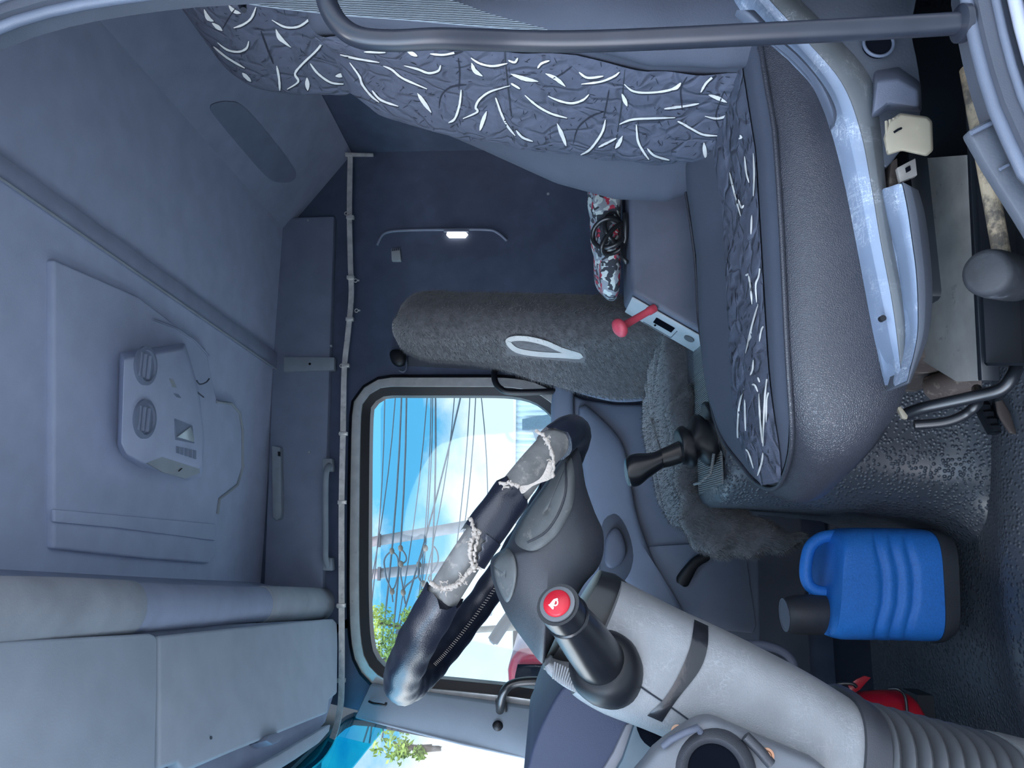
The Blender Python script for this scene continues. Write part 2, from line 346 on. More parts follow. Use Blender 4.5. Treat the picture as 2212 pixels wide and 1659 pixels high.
# ------------------------------------------------------------------ the cab shell
YF = 2.45; ZC = 1.73; XB = 1.33; XF = -.72
WALL = 'structure'
def off2(P, d, ax=1):                   # grow a loop in its own plane (plane Y = const)
    n = len(P); c = sum(P, Vector())/n; out = []
    for i in range(n):
        t = P[(i+1) % n]-P[i-1]; nn = Vector((t.z, 0, -t.x)).normalized()
        if nn.dot(P[i]-c) < 0: nn = -nn
        out.append(P[i]+nn*d)
    return out
def to_rect(P, x0, x1, z0, z1, y=None):
    c = sum(P, Vector())/len(P); out = []
    for p in P:
        d = p-c; s = 1e9
        if d.x > 1e-9: s = min(s, (x1-c.x)/d.x)
        if d.x < -1e-9: s = min(s, (x0-c.x)/d.x)
        if d.z > 1e-9: s = min(s, (z1-c.z)/d.z)
        if d.z < -1e-9: s = min(s, (z0-c.z)/d.z)
        q = c+d*s; out.append(Vector((q.x, p.y if y is None else y, q.z)))
    for (cx, cz) in ((x0, z0), (x0, z1), (x1, z0), (x1, z1)):
        j = min(range(len(out)), key=lambda i: (out[i].x-cx)**2+(out[i].z-cz)**2); out[j].x = cx; out[j].z = cz
    return out
# floor: rubber mat with soft undulations
G = []
for i in range(40):
    row = []
    for j in range(34):
        x = -1.0+2.3*i/39; y = .60+1.36*j/33
        z = .006*sin(7*x+2*y)+.008*sin(5*y-3*x)
        z += .028*math.exp(-((y-1.30+.35*(x+.05)**2)/.07)**2)-.02*math.exp(-((y-1.12)/.1)**2)
        row.append(Vector((x, y, z)))
    G.append(row)
fl = MB().grid(G, (0, 0, -.05)); struct(fl.build('floor', MT['mat_floor'], keep=False), 'black rubber floor mat with raised dimples')
# step well and sill beyond the mat on the far side
b = MB(); b.box((.15, 2.2, -.12), (2.5, .5, .06)); struct(b.build('trim_1', MT['doorp_d']), 'sunken step at the far door')
# engine tunnel under the same mat
def hump_loop(z, gx, gy):
    x0, x1, y0, y1 = .035-gx, XB, 1.40-gy, 1.98
    r = .13; pts = []
    for k in range(9):
        a = pi+pi/2*k/8; pts.append(Vector((x0+r+r*cos(a), y0+r+r*sin(a), z)))
    pts.append(Vector((x1*.5, y0, z))); pts.append(Vector((x1, y0, z))); pts.append(Vector((x1, y1, z))); pts.append(Vector((.5, y1, z))); pts.append(Vector((x0, y1, z))); pts.append(Vector((x0, (y0+y1)/2, z)))
    return pts
L = [hump_loop(z, g, h) for z, g, h in ((-.01, .075, .07), (.012, .055, .05), (.04, .03, .028), (.09, .012, .012), (.2, 0, 0), (.36, -.01, -.008), (.44, -.012, -.012), (.456, -.022, -.022), (.462, -.038, -.036))]
o = MB().loft(L).build('trim_2', MT['mat_hump'], ang=60); struct(o, 'engine tunnel covered with dimpled rubber mat')
# far wall with the window opening
GL = [(803, 900), (812, 872), (835, 858), (900, 857), (1000, 857), (1090, 858), (1140, 866), (1175, 885), (1200, 920), (1212, 1000), (1216, 1200), (1218, 1400), (1214, 1472), (1180, 1487), (1100, 1478), (1000, 1468), (900, 1458), (850, 1447), (820, 1425), (806, 1390), (800, 1300), (800, 1100)]
gl = resample(sm([at(x, y, YF) for x, y in GL], 6, True), 100, True)
hole = off2(gl, .05)
rc = to_rect(hole, -.62, XB+.05, -.2, ZC+.05)
for q in rc:
    if q.x < -.615: q.x = -.68+.2*(q.z-.83)
w = MB().ring(hole, rc, (0, .05, 0)); struct(w.build('wall_right', MT['wall']), 'far side wall of the cab with the passenger window')
f = MB().ring([p+Vector((0, -.012, 0)) for p in off2(gl, .002)], [p+Vector((0, -.022, 0)) for p in off2(gl, .03)], (0, .05, 0)); wf = f.build('window_1', MT['rubber'], ang=50); struct(wf, 'far side door window with black gasket')
p = MB().prism([q+Vector((0, .02, 0)) for q in off2(resample([at(x if x > 822 else 822, y, YF) for x, y in GL], 100, True), .004)], (0, .005, 0)); p.build('pane', MT['gpane'], wf)
for i, (d0, d1, dy) in enumerate(((.03, .062, -.03), (.062, .075, -.02))):
    t = MB().ring([q+Vector((0, dy-.004*i, 0)) for q in off2(gl, d0)], [q+Vector((0, dy+.012, 0)) for q in off2(gl, d1)], (0, .05, 0))
    struct(t.build('trim_%d' % (3+i), MT['greige'] if i == 0 else MT['rubber'], ang=50), ('pale greige trim around the far window', 'dark outer lip of the far window trim')[i])
# ceiling, rear wall, chamfer
c = MB().box((.2, 1.53, ZC+.025), (2.6, 1.96, .05)); struct(c.build('ceiling', MT['headliner']), 'smooth grey cab ceiling')
c = MB().box((XB+.03, 1.53, .8), (.05, 1.96, 1.95)); struct(c.build('wall_rear', MT['wall']), 'dark rear wall of the cab')
cp = Vector((1.03, 0, ZC)); cn = Vector((-.22, 0, -.30)).normalized()
ch = MB().prism([(1.03, .62, ZC), (1.03, YF, ZC), (XB, YF, 1.505), (XB, .62, 1.505)], (.03, 0, .05))
struct(ch.build('trim_5', MT['headdark']), 'slanted panel between ceiling and rear wall')
sl = sm([atp(x, y, cp+cn*.004, cn) for x, y in ((455, 232), (470, 222), (495, 220), (525, 230), (580, 290), (630, 355), (640, 378), (630, 392), (605, 394), (580, 385), (530, 330), (470, 258))], 5, True)
struct(MB().prism(sl, -cn*.004).build('trim_6', MT['cornice']), 'dark rounded recess in the slanted panel')
# cornice along the far wall top
b = MB().prism([at(600, 1000, YF-.03)+Vector((-.95, 0, 0)), at(600, 470, YF-.03), at(722, 466, YF-.03), at(722, 1000, YF-.03)+Vector((-.95, 0, 0))], (0, .05, 0))
struct(b.build('trim_7', MT['cornice'], bev=.008), 'cornice panel along the top of the far wall')
b = MB().slab([(612, 770), (722, 771), (722, 799), (612, 803)], YF-.045, .03); struct(b.build('trim_8', MT['fitting'], bev=.004), 'short upright cover strip on the cornice')
# front bulkhead and windscreen
wp = Vector((-.72, 0, .83)); wn = Vector((1, 0, -.2)).normalized()
def wx(z): return -.72+.2*(z-.83)
WS = [atp(x, y, wp, wn) for x, y in ((758, 1538), (800, 1541), (900, 1560), (1010, 1582), (1136, 1607))]
ztop = WS[0].z; zbot = .80
ws = [Vector((wx(ztop), .80, ztop)), Vector((wx(ztop), 1.5, ztop))]+[Vector((wx(atp(746, 1546, wp, wn).z), atp(746, 1546, wp, wn).y-.03, atp(746, 1546, wp, wn).z))]+WS+[Vector((wx(zbot), 2.33, zbot)), Vector((wx(zbot), 1.5, zbot)), Vector((wx(zbot), .80, zbot))]
ws = resample(ws, 80, True)
c = sum(ws, Vector())/len(ws); outr = []
for q in ws:
    d = q-c; s = 1e9
    for v, lo, hi in ((d.y, .5-c.y, YF+.25-c.y), (d.z, -.2-c.z, ZC+.05-c.z)):
        if v > 1e-9: s = min(s, hi/v)
        if v < -1e-9: s = min(s, lo/v)
    e = c+d*s; outr.append(Vector((wx(e.z), e.y, e.z)))
for (cy, cz) in ((.5, -.2), (.5, ZC+.05), (YF+.25, -.2), (YF+.25, ZC+.05)):
    j = min(range(len(outr)), key=lambda i: (outr[i].y-cy)**2+(outr[i].z-cz)**2); outr[j] = Vector((wx(cz), cy, cz))
struct(MB().ring(ws, outr, (-.04, 0, 0)).build('wall_front', MT['plast_d']), 'front bulkhead around the windscreen')
zb = az(812, 1600, 1.3)
zs = atp(800, 1600, wp, wn).z
def cut(P, z, up):
    out = []
    n = len(P)
    for i in range(n):
        a, b2 = P[i], P[(i+1) % n]
        if (a.z >= z) == up: out.append(a)
        if (a.z >= z) != (b2.z >= z):
            t = (z-a.z)/(b2.z-a.z); out.append(a.lerp(b2, t))
    return out
wd = MB().prism([q+Vector((-.012, 0, 0)) for q in cut(ws, zs, False)], (-.005, 0, 0)).build('window_2', MT['gshield']); struct(wd, 'windscreen with blue shade band')
MB().prism([q+Vector((-.012, 0, 0)) for q in cut(ws, zs, True)], (-.005, 0, 0)).build('shade_band', MT['gband'], wd)
# A-pillar trim between far window and windscreen
b = MB().slab([(800, 1478, 2.40), (880, 1492, 2.40), (1190, 1535, 2.40), (1200, 1600, 2.38), (1150, 1650, 2.36), (1135, 1641, 2.36), (1000, 1612, 2.36), (765, 1552, 2.38)], 2.4, .04)
struct(b.build('trim_9', MT['pillar'], bev=.006), 'pale blue-grey trim of the far windscreen pillar')
# driver's door opening (near side)
YD = .64
def ad(x, y): return at(1180+(x-1180)*1.028, 1140+(y-1140)*1.028, YD)
D = [ad(2010, -130), ad(2058, 0), ad(2082, 105), ad(2115, 225), ad(2155, 320), ad(2215, 420)]
D = [Vector(p) for p in D]
D += [Vector((.2, YD, .26)), Vector((.05, YD, .17)), Vector((-.2, YD, .10)), Vector((-.52, YD, .12)), Vector((-.70, YD, .3)), Vector((-.72, YD, .8)), Vector((-.66, YD, 1.3)), Vector((-.5, YD, 1.56)), Vector((-.1, YD, 1.62)), Vector((.2, YD, 1.58)), ad(-190, 185), ad(0, 92), ad(100, 56), ad(220, 30), ad(400, 6), ad(600, -8), ad(1000, -60), ad(1500, -110)]
dl = resample(sm(D, 6, True), 140, True)
dh = off2(dl, .009)
nw = MB().ring([q+Vector((0, .0, 0)) for q in dh], to_rect(dh, -1.0, XB+.05, -.2, ZC+.05), (0, .04, 0)); struct(nw.build('wall_left', MT['plast_d']), 'near side wall around the open driver door')
def dpath(d, y): return [q+Vector((0, y, 0)) for q in off2(dl, d)]
struct(MB().tube(dpath(.007, .012), .0062, 10, True).build('trim_10', MT['seal'], ang=80), 'soft inner lip of the door opening')
struct(MB().tube(dpath(.0165, .004), .0036, 8, True).tube(dpath(.024, -.002), .0040, 8, True).build('trim_11', MT['seal'], ang=80), 'ribbed rubber door seal')
struct(MB().tube(dpath(.034, -.012), .0058, 8, True).build('trim_12', MT['sealg'], ang=80), 'grey outer flange of the door opening')
bo = [q+Vector((0, -.03, 0)) for q in off2(dl, .039)]
bw = MB().ring(bo, [q for q in to_rect(bo, -1.0, XB+.05, -.2, ZC+.05)], (0, -.03, 0)); struct(bw.build('wall_left_outer', MT['body']), 'white painted body outside the door opening')
# overhead lines on the ceiling
b = MB().prism([az(-60, 285, ZC-.012), az(612, 772, ZC-.012), az(606, 803, ZC-.012), az(-60, 340, ZC-.012)], (0, 0, .014)); struct(b.build('trim_13', MT['headdark'], bev=.003), 'long strip across the ceiling')
b = MB().tube([az(-60, 343, ZC-.014), az(604, 802, ZC-.014)], .0025, 6); struct(b.build('trim_14', MT['plast_l']), 'thin pale bead beside the ceiling strip')
# ------------------------------------------------------------------ driver's seat
SEAT = thing('driver_seat', 'driver seat with white-leaf patterned dark fabric and black leather sides', 'seat', (.4, 1.1, 0))
def tabz(pts, Y): return sorted([((p := at(x, y, Y)).z, p.x) for x, y in pts])
T_IF = tabz([(770, 199), (840, 240), (1000, 290), (1150, 320), (1400, 350), (1560, 345), (1640, 330)], 1.27)      # far seam of the insert
T_IN = tabz([(760, 70), (900, 95), (1100, 104), (1250, 112), (1400, 148), (1640, 156)], .95)                     # near seam
T_FB = tabz([(770, 192), (840, 236), (900, 262), (1050, 330), (1200, 398), (1330, 432), (1440, 437), (1530, 405), (1600, 360)], 1.37)
z0, z1 = .43, 1.145
ROWS = []; NR = 64; KS = 6
def seamdip(z):
    d = 0
    for x in (1097, 1338):
        zz = at(x, 250, 1.1).z; d += math.exp(-((z-zz)/.006)**2)
    return d
for i in range(NR+1):
    z = z0+(z1-z0)*i/NR
    a = interp(T_IN, z); b = interp(T_IF, z); fb = interp(T_FB, z); mid = (a+b)/2
    nb = a-max(0, (b-fb))*.55-.004
    back = mid+.17-.03*(z-z0)
    t = max(0, (z-1.06)/.085); sh = 1-.16*t*t
    yc = 1.115
    def Y(v): return yc+(v-yc)*sh
    C = [(back, Y(.90)), (back-.05, Y(.855)), (nb+.045, Y(.858)), (nb, Y(.90)), (a, Y(.952)), (mid-.008, Y(1.05)), (mid-.008, Y(1.18)), (b, Y(1.272)), (fb, Y(1.365)), (fb+.06, Y(1.415)), (back-.05, Y(1.40)), (back, Y(1.34)), (back+.01, Y(1.12))]
    P = sm([Vector((x, y, z)) for x, y in C], KS, True)
    if t > 0:
        for p in P: p.x += .02*t*t
    ROWS.append(P)
capt = [[p.lerp(sum(ROWS[-1], Vector())/len(ROWS[-1]), f)+Vector((0, 0, h)) for p in ROWS[-1]] for f, h in ((.12, .008), (.4, .015))]
capb = [[p.lerp(sum(ROWS[0], Vector())/len(ROWS[0]), .3)-Vector((0, 0, .02)) for p in ROWS[0]]]
MB().loft(capb+ROWS+capt).build('backrest', MT['bolster'], SEAT, ang=70)
# fabric insert with its printed strokes
ia, ib = 4*KS, 7*KS
IN = MB(); G = []
for i in range(2, NR+1):
    row = []
    for j in range(ia, ib+1):
        p = ROWS[i][j]; t = (j-ia)/(ib-ia); e = min(t, 1-t)*2
        puff = .004+.010*min(1, e*4)*(1-.75*min(1, seamdip(p.z)))
        puff += .0016*sin(p.y*60+p.z*55)+.0014*sin(p.y*44-p.z*70)
        row.append(p+Vector((-puff, 0, .003)))
    G.append(row)
IN.grid(G)
BV = BVHTree.FromPolygons(IN.v, IN.f)
def stroke(mb, tree, pts, w, mi, leaf=False, k=6, lift=.0012, jag=.12):
    P = sm([Vector((x, y, 0)) for x, y in pts], k)
    A, B = [], []; n = len(P)
    for i, p in enumerate(P):
        t = P[min(n-1, i+1)]-P[max(0, i-1)]; t.normalize(); nn = Vector((-t.y, t.x, 0)); s = i/(n-1)
        ww = w*(sin(pi*min(.98, max(.04, s)))**.9 if leaf else min(1, .35+3*min(s, 1-s)))*(1+R.uniform(-jag, jag))
        pr = []
        for sg in (1, -1):
            q = p+nn*ww*sg; d = ray(q.x, q.y).normalized(); h = tree.ray_cast(CAM, d)
            if h[0] is None: pr = None; break
            nr = h[1] if h[1].dot(d) < 0 else -h[1]
            pr.append(h[0]+nr*lift)
        if pr is None:
            if len(A) > 1: break
            A, B = [], []; continue
        A.append(pr[0]); B.append(pr[1])
    if len(A) > 1: mb.grid([A, B], mi=mi)
def z4(l): return [(720+x/2.9105, y/2.9105) for x, y in l]
def z7(l): return [(1450+x/2.903, y/2.903) for x, y in l]
def z1_(l): return [(x/2.9105, y/2.9105) for x, y in l]
W4 = [([(45, 340), (150, 365), (290, 388)], 0), ([(105, 390), (165, 475), (185, 530), (240, 600), (290, 640)], 0), ([(315, 410), (370, 435), (440, 490), (590, 555)], 0),
      ([(245, 565), (300, 625), (410, 665)], 0), ([(445, 408), (530, 430), (600, 455), (660, 440), (675, 405)], 0), ([(465, 318), (530, 350)], 1), ([(610, 335), (700, 340), (810, 315)], 0),
      ([(865, 360), (920, 395), (1000, 412), (1095, 395)], 0), ([(870, 392), (890, 440), (940, 475)], 1), ([(805, 560), (795, 650), (765, 740), (725, 768)], 0), ([(530, 582), (570, 640), (618, 705)], 1),
      ([(1112, 535), (990, 570), (920, 620), (895, 670), (905, 700), (815, 742)], 0), ([(965, 695), (940, 760), (922, 818)], 1), ([(1020, 610), (1050, 700), (1090, 780), (1145, 850)], 0),
      ([(1150, 815), (1190, 860), (1255, 885)], 0), ([(1115, 460), (1200, 490), (1290, 508)], 1), ([(1118, 520), (1175, 555)], 0), ([(1100, 375), (1140, 388), (1160, 360)], 0), ([(1360, 378), (1310, 395), (1285, 425)], 0),
      ([(1335, 458), (1400, 490), (1460, 540)], 1), ([(1205, 595), (1280, 660), (1370, 710), (1470, 738)], 0), ([(1350, 600), (1420, 630), (1500, 645), (1570, 625), (1608, 590)], 0), ([(1545, 450), (1600, 485), (1700, 475)], 0),
      ([(1560, 525), (1680, 510), (1760, 480), (1800, 450)], 0), ([(1408, 772), (1440, 850), (1465, 915)], 1), ([(1712, 748), (1690, 830), (1620, 930), (1555, 970)], 0), ([(1780, 865), (1720, 895), (1668, 922)], 0),
      ([(1820, 850), (1795, 900), (1772, 930)], 1), ([(1905, 780), (1915, 880), (1950, 950), (1985, 1000)], 0), ([(1975, 930), (2020, 975), (2115, 1003)], 0), ([(1800, 778), (1880, 748), (2000, 740), (2150, 735)], 0),
      ([(1830, 525), (1890, 570), (2000, 578), (2120, 560), (2180, 520)], 0), ([(1815, 585), (1850, 665)], 1), ([(2080, 680), (2150, 672), (2212, 665)], 0), ([(2165, 758), (2230, 790)], 0), ([(195, 322), (330, 326)], 0), ([(365, 162), (425, 140)], 1)]
W7 = [([(285, 458), (220, 515), (185, 575)], 0), ([(235, 590), (290, 610), (350, 638)], 1), ([(0, 560), (40, 545), (60, 515)], 0), ([(0, 668), (80, 662), (175, 645)], 0), ([(210, 725), (300, 738), (400, 690), (470, 625)], 0),
      ([(40, 755), (120, 800), (200, 840), (290, 848)], 0), ([(205, 890), (215, 990)], 1), ([(460, 585), (500, 560)], 0), ([(460, 525), (530, 520)], 0)]
allw = [(z4(l), f) for l, f in W4]+[(z7(l), f) for l, f in W7]
for l, f in allw:
    stroke(IN, BV, [(x+1.5, y+2.5) for x, y in l], 4.6 if f else 3.2, 2, f, lift=.0008)
    stroke(IN, BV, l, 4.3 if f else 2.3, 1, f)
for l in ([(775+10, 240+0), (770, 400), (760, 520)], ):
    pass
for l in (z4([(785, 360), (795, 450), (790, 560)]), z4([(665, 680), (680, 600), (740, 545), (840, 530)]), z4([(1735, 560), (1720, 640), (1700, 740)]), z4([(1510, 900), (1540, 800), (1620, 730), (1700, 700)]), z4([(1500, 415), (1440, 460), (1380, 490)]), z7([(70, 690), (60, 560), (100, 480)]), z7([(330, 570), (280, 720), (300, 800)])):
    stroke(IN, BV, l, 1.7, 2, 0)
for q in range(430):                                     # small dark dashes of the weave
    x = R.uniform(740, 1640); y = R.uniform(70, 360); a = R.choice((R.uniform(-.2, .5), R.uniform(.9, 1.6), R.uniform(-.9, -.5))); l = R.uniform(4, 15)
    stroke(IN, BV, [(x, y), (x+l*cos(a)*.5, y+l*sin(a)*.5+R.uniform(-1, 1)), (x+l*cos(a), y+l*sin(a))], .75, 2, 0, k=2, lift=.0006)
for l in ([(1090, 104), (1097, 180), (1112, 310)], [(1350, 150), (1340, 250), (1322, 345)]): stroke(IN, BV, l, 1.6, 3, 0, lift=.0005, jag=0)
IN.build('backrest_insert', [MT['insert'], MT['stroke'], MT['dash'], MT['seam']], SEAT, ang=75, keep=True)
# headrest
HR = [(432, 12), (437, 52), (455, 95), (480, 140), (512, 168), (545, 186), (600, 198), (660, 202), (720, 202), (762, 199)]
hp = [at(x, y, 1.26) for x, y in HR]
prof = hp+[hp[-1]+Vector((.05, 0, -.005)), hp[-1]+Vector((.12, 0, .02)), hp[4]+Vector((.14, 0, .02)), hp[1]+Vector((.10, 0, .0)), hp[0]+Vector((.05, 0, .012))]
prof = sm([Vector((p.x, 0, p.z)) for p in prof], 4, True); cc = sum(prof, Vector())/len(prof)
loops = []
for y, s in ((.955, .55), (.96, .8), (.975, .93), (1.0, 1.0), (1.05, 1.02), (1.12, 1.02), (1.19, 1.015), (1.24, 1.005), (1.262, .985), (1.275, .93), (1.283, .8)):
    loops.append([Vector((cc.x+(p.x-cc.x)*s, y, cc.z+(p.z-cc.z)*s)) for p in prof])
HB = MB().loft(loops); BH = BVHTree.FromPolygons(HB.v, HB.f)
H = [([(1285, 55), (1310, 110), (1345, 130)], 1), ([(1335, 140), (1400, 190)], 1), ([(1610, 40), (1580, 110), (1530, 150), (1470, 172)], 0), ([(1440, 30), (1470, 65), (1515, 80)], 1), ([(1710, 122), (1790, 165), (1870, 165), (1930, 130), (1970, 85)], 0),
     ([(1370, 265), (1430, 310), (1500, 322), (1550, 300), (1565, 255)], 0), ([(1345, 290), (1430, 360), (1540, 425)], 0), ([(1735, 180), (1760, 235), (1830, 295)], 1), ([(2050, 190), (2010, 290), (1900, 400), (1855, 460), (1875, 510), (1805, 558)], 0),
     ([(1740, 410), (1755, 490), (1760, 566)], 0), ([(1525, 455), (1580, 510)], 1), ([(1930, 485), (1935, 566)], 1), ([(1950, 395), (2000, 460), (2080, 515), (2160, 525)], 0), ([(2110, 475), (2175, 465)], 1)]
for l, f in H:
    l = z1_(l); stroke(HB, BH, [(x+1.5, y+2.5) for x, y in l], 4.6 if f else 3.2, 2, f, lift=.0008); stroke(HB, BH, l, 4.3 if f else 2.3, 1, f)
stroke(HB, BH, z1_([(1640, 190), (1680, 300), (1720, 400)]), 1.8, 2); stroke(HB, BH, z1_([(1400, 180), (1440, 110), (1480, 50)]), 1.6, 2)
for q in range(110):
    x = R.uniform(440, 755); y = R.uniform(0, 200); a = R.uniform(-1, 1.6); l = R.uniform(4, 14)
    stroke(HB, BH, [(x, y), (x+l*cos(a), y+l*sin(a))], .75, 2, 0, k=2, lift=.0006)
ho = HB.build('headrest', [MT['insert'], MT['stroke'], MT['dash']], SEAT, ang=75, keep=True)
for y in (1.06, 1.17): MB().tube([(hp[-1].x+.07, y, hp[-1].z+.05), (hp[-1].x+.06, y, hp[-1].z-.06)], .006, 8).build('headrest_post', MT['frame'], SEAT)
# cushion: rings of a rounded plan outline
def xy(x, y, Y): p = at(x, y, Y); return (p.x, p.y)
PL = [(.70, .87), (.55, .858), (.40, .852), (.25, .858), (.16, .868), (.105, .90), (.068, .965), (.05, 1.03), xy(1630, 1052, 1.105), xy(1600, 1008, 1.16), xy(1570, 950, 1.228), xy(1545, 860, 1.283), xy(1527, 720, 1.338), (.42, 1.352), (.58, 1.352), (.70, 1.35), (.74, 1.25), (.74, 1.0)]
pl = sm([Vector((x, y, 0)) for x, y in PL], 5, True); pc = Vector((.40, 1.12, 0))
def ztop(x, y): return .507-.030*math.exp(-((x-.02)/.09)**2)+.018*max(0, (x-.5)/.2)
def zbot(x): return interp([(.04, .425), (.10, .40), (.17, .375), (.28, .39), (.45, .42), (.62, .46), (.75, .48)], x)
def ring(s, fz, out=0):
    L = []
    for p in pl:
        q = pc+(p-pc)*s; d = (p-pc).normalized()*out; L.append(Vector((q.x+d.x, q.y+d.y, fz(p))))
    return L
def wr(p): return .004*sin(p.x*70+p.y*40)*max(0, (p.x-.35)/.3)
CL = [ring(.9, lambda p: zbot(p.x)+.01), ring(.985, lambda p: zbot(p.x)), ring(1.0, lambda p: zbot(p.x)+.012, .004)]
for f, o_ in ((.25, .010), (.5, .014), (.75, .012), (.92, .005)): CL.append(ring(1.0, lambda p, f=f: zbot(p.x)+(ztop(p.x, p.y)-zbot(p.x))*f, o_))
CL += [ring(.985, lambda p: ztop(p.x, p.y)+.004+wr(p)), ring(.965, lambda p: ztop(p.x, p.y)+.008+wr(p))]
CL = [ring(.05, lambda p: zbot(p.x)+.02)]+CL
MB().loft(CL, False).build('cushion', MT['leather'], SEAT, ang=70)
tp = MB(); TL = []
def topz(x, y):
    far = .012*math.exp(-((y-1.27)/.06)**2); near = .006*math.exp(-((y-.90)/.04)**2)
    dish = -.012*math.exp(-((y-1.07)/.09)**2)*min(1, max(0, (x-.08)/.1))
    return ztop(x, y)+.008+far+near+dish
for s in [.967, .95, .93]+[.91-.88*i/44 for i in range(45)]:
    L = []
    for p in pl:
        q = pc+(p-pc)*s; e = min(1, (1-s)/.12)
        L.append(Vector((q.x, q.y, (ztop(q.x, q.y)+.007)*(1-e)+topz(q.x, q.y)*e)))
    TL.append(L)
tp.loft(TL, False).build('cushion_top', MT['bolster'], SEAT, ang=80)
BT = BVHTree.FromPolygons(tp.v, tp.f)
ci = MB(); G = []
for i in range(61):
    row = []
    for j in range(17):
        s = i/60; t = j/16
        x = .062+.62*s; lo = .93+.06*(1-min(1, s*6))**2; hi = 1.15-.07*(1-min(1, s*5))**2
        y = lo+(hi-lo)*t; e = min(1, min(t, 1-t)*6, s*10+.1)
        z = topz(x, y)+.002+e*(.007+.0035*sin(x*75+3*sin(y*40))*sin(y*80)+.002*sin(x*160+y*60))
        row.append(Vector((x, y, z)))
    G.append(row)
ci.grid(G); BC = BVHTree.FromPolygons(ci.v, ci.f)
CS = [z7(l) for l in ([(548, 560), (530, 700), (510, 870)], [(430, 845), (445, 860), (425, 870)], [(555, 640), (560, 720), (580, 850), (610, 940)], [(465, 980), (475, 1080), (492, 1145)], [(520, 960), (525, 1100), (520, 1230)], [(370, 1080), (395, 1190), (440, 1355)], [(425, 1250), (445, 1300), (460, 1285)], [(545, 800), (548, 950), (555, 1050)], [(590, 810), (605, 840)], [(510, 1350), (505, 1470)])]
def z8(l): return [(1450+x/2.903, 550+y/2.903) for x, y in l]
CS += [z8(l) for l in ([(570, 0), (555, 130), (535, 190), (540, 300)], [(595, 235), (612, 240)], [(470, 130), (490, 120)], [(490, 130), (500, 190), (512, 310)], [(550, 310), (510, 450), (470, 620)], [(610, 465), (580, 455), (565, 500), (558, 545)], [(520, 660), (515, 720), (500, 755)], [(615, 720), (600, 820), (588, 960), (580, 1200)], [(640, 745), (630, 780)], [(640, 820), (605, 900), (600, 1050)], [(548, 770), (560, 800)], [(510, 815), (530, 820), (548, 860)], [(460, 840), (430, 950), (420, 1100), (425, 1180)], [(555, 870), (560, 1000), (575, 1180)], [(465, 910), (470, 1110)], [(400, 1080), (405, 1210), (425, 1300)], [(470, 1220), (490, 1245), (520, 1340)], [(580, 1240), (570, 1310), (545, 1385)], [(680, 1260), (690, 1310), (715, 1350)], [(500, 1430), (515, 1470), (545, 1490)])]
for l in CS: stroke(ci, BC, l, 1.9, 1, 0)
for q in range(150):
    x = R.uniform(1560, 1690); y = R.uniform(200, 1050); l = R.uniform(6, 30); d = R.uniform(-4, 4)
    stroke(ci, BC, [(x, y), (x+d*.3, y+l*.5), (x+d, y+l)], .8, 2, 0, k=3, lift=.0006)
ci.build('cushion_insert', [MT['insert'], MT['stroke'], MT['dash']], SEAT, ang=80, keep=True)
pp = [Vector((pc.x+(p.x-pc.x)*.985, pc.y+(p.y-pc.y)*.985, ztop(p.x, p.y)+.009)) for p in pl]
MB().tube(pp, .0032, 8, True).build('piping', MT['leather'], SEAT)
# moulded shell along the near side of the cushion
def strip(mb, A, B, Y, th, k=5, Y2=None):
    A = sm([Vector((x, y, 0)) for x, y in A], k); B = sm([Vector((x, y, 0)) for x, y in B], k); n = len(A)
    Y2 = Y if Y2 is None else Y2
    g = [[at(p.x, p.y, Y) for p in A], [at((p.x+q.x)/2, (p.y+q.y)/2, (Y+Y2)/2-.006) for p, q in zip(A, B)], [at(q.x, q.y, Y2) for q in B]]
    return mb.grid(g, (0, th, 0))
A = [(1590, -30), (1690, 92), (1770, 190), (1800, 275), (1830, 400), (1855, 520), (1893, 690), (1912, 760), (1935, 822)]
Bc = [(1635, -30), (1740, 85), (1818, 178), (1858, 280), (1882, 400), (1902, 520), (1925, 640), (1938, 730), (1948, 822)]
Cc = [(1700, -30), (1800, 70), (1880, 165), (1902, 270), (1915, 400), (1932, 520), (1958, 640), (1968, 730), (1957, 826)]
m = MB(); strip(m, A, Bc, .835, .03, Y2=.81); m.build('shell_rim', MT['blue_trim'], SEAT, bev=.003, ang=50)
m = MB(); strip(m, Bc, Cc, .812, .03, Y2=.825); m.build('shell_trough', MT['trough'], SEAT, bev=.002, ang=50)
A2 = [(1590, 20), (1650, 70), (1705, 112), (1755, 165), (1785, 225), (1800, 268)]; B2 = [(1630, 20), (1690, 84), (1738, 130), (1785, 190), (1808, 240), (1803, 272)]
m = MB(); strip(m, A2, B2, .80, .012); m.build('shell_lever', MT['seal'], SEAT, bev=.003, ang=60)
# lower front cover: light top band and dark flank
D1 = [(1908, 404), (1918, 450), (1932, 500), (1945, 560), (1955, 640), (1962, 730), (1952, 815)]
D2 = [(1950, 392), (1962, 450), (1972, 520), (1980, 580), (1984, 650), (1982, 730), (1960, 826)]
D3 = [(1984, 410), (1998, 460), (2008, 530), (2014, 600), (2014, 660), (2003, 735), (1966, 828)]
m = MB(); strip(m, D1, D2, .812, .03, Y2=.785); m.build('front_cover_top', MT['blue_trim'], SEAT, bev=.003, ang=50)
m = MB(); strip(m, D2, D3, .787, .05, Y2=.80); m.build('front_cover_flank', MT['shell_d'], SEAT, bev=.003, ang=50)
MB().lathe([(.0, 0), (.0035, 0), (.0035, .006), (0, .006)], at(1903, 690, .815), (0, -1, 0), 12).build('shell_screw', MT['rubber'], SEAT)
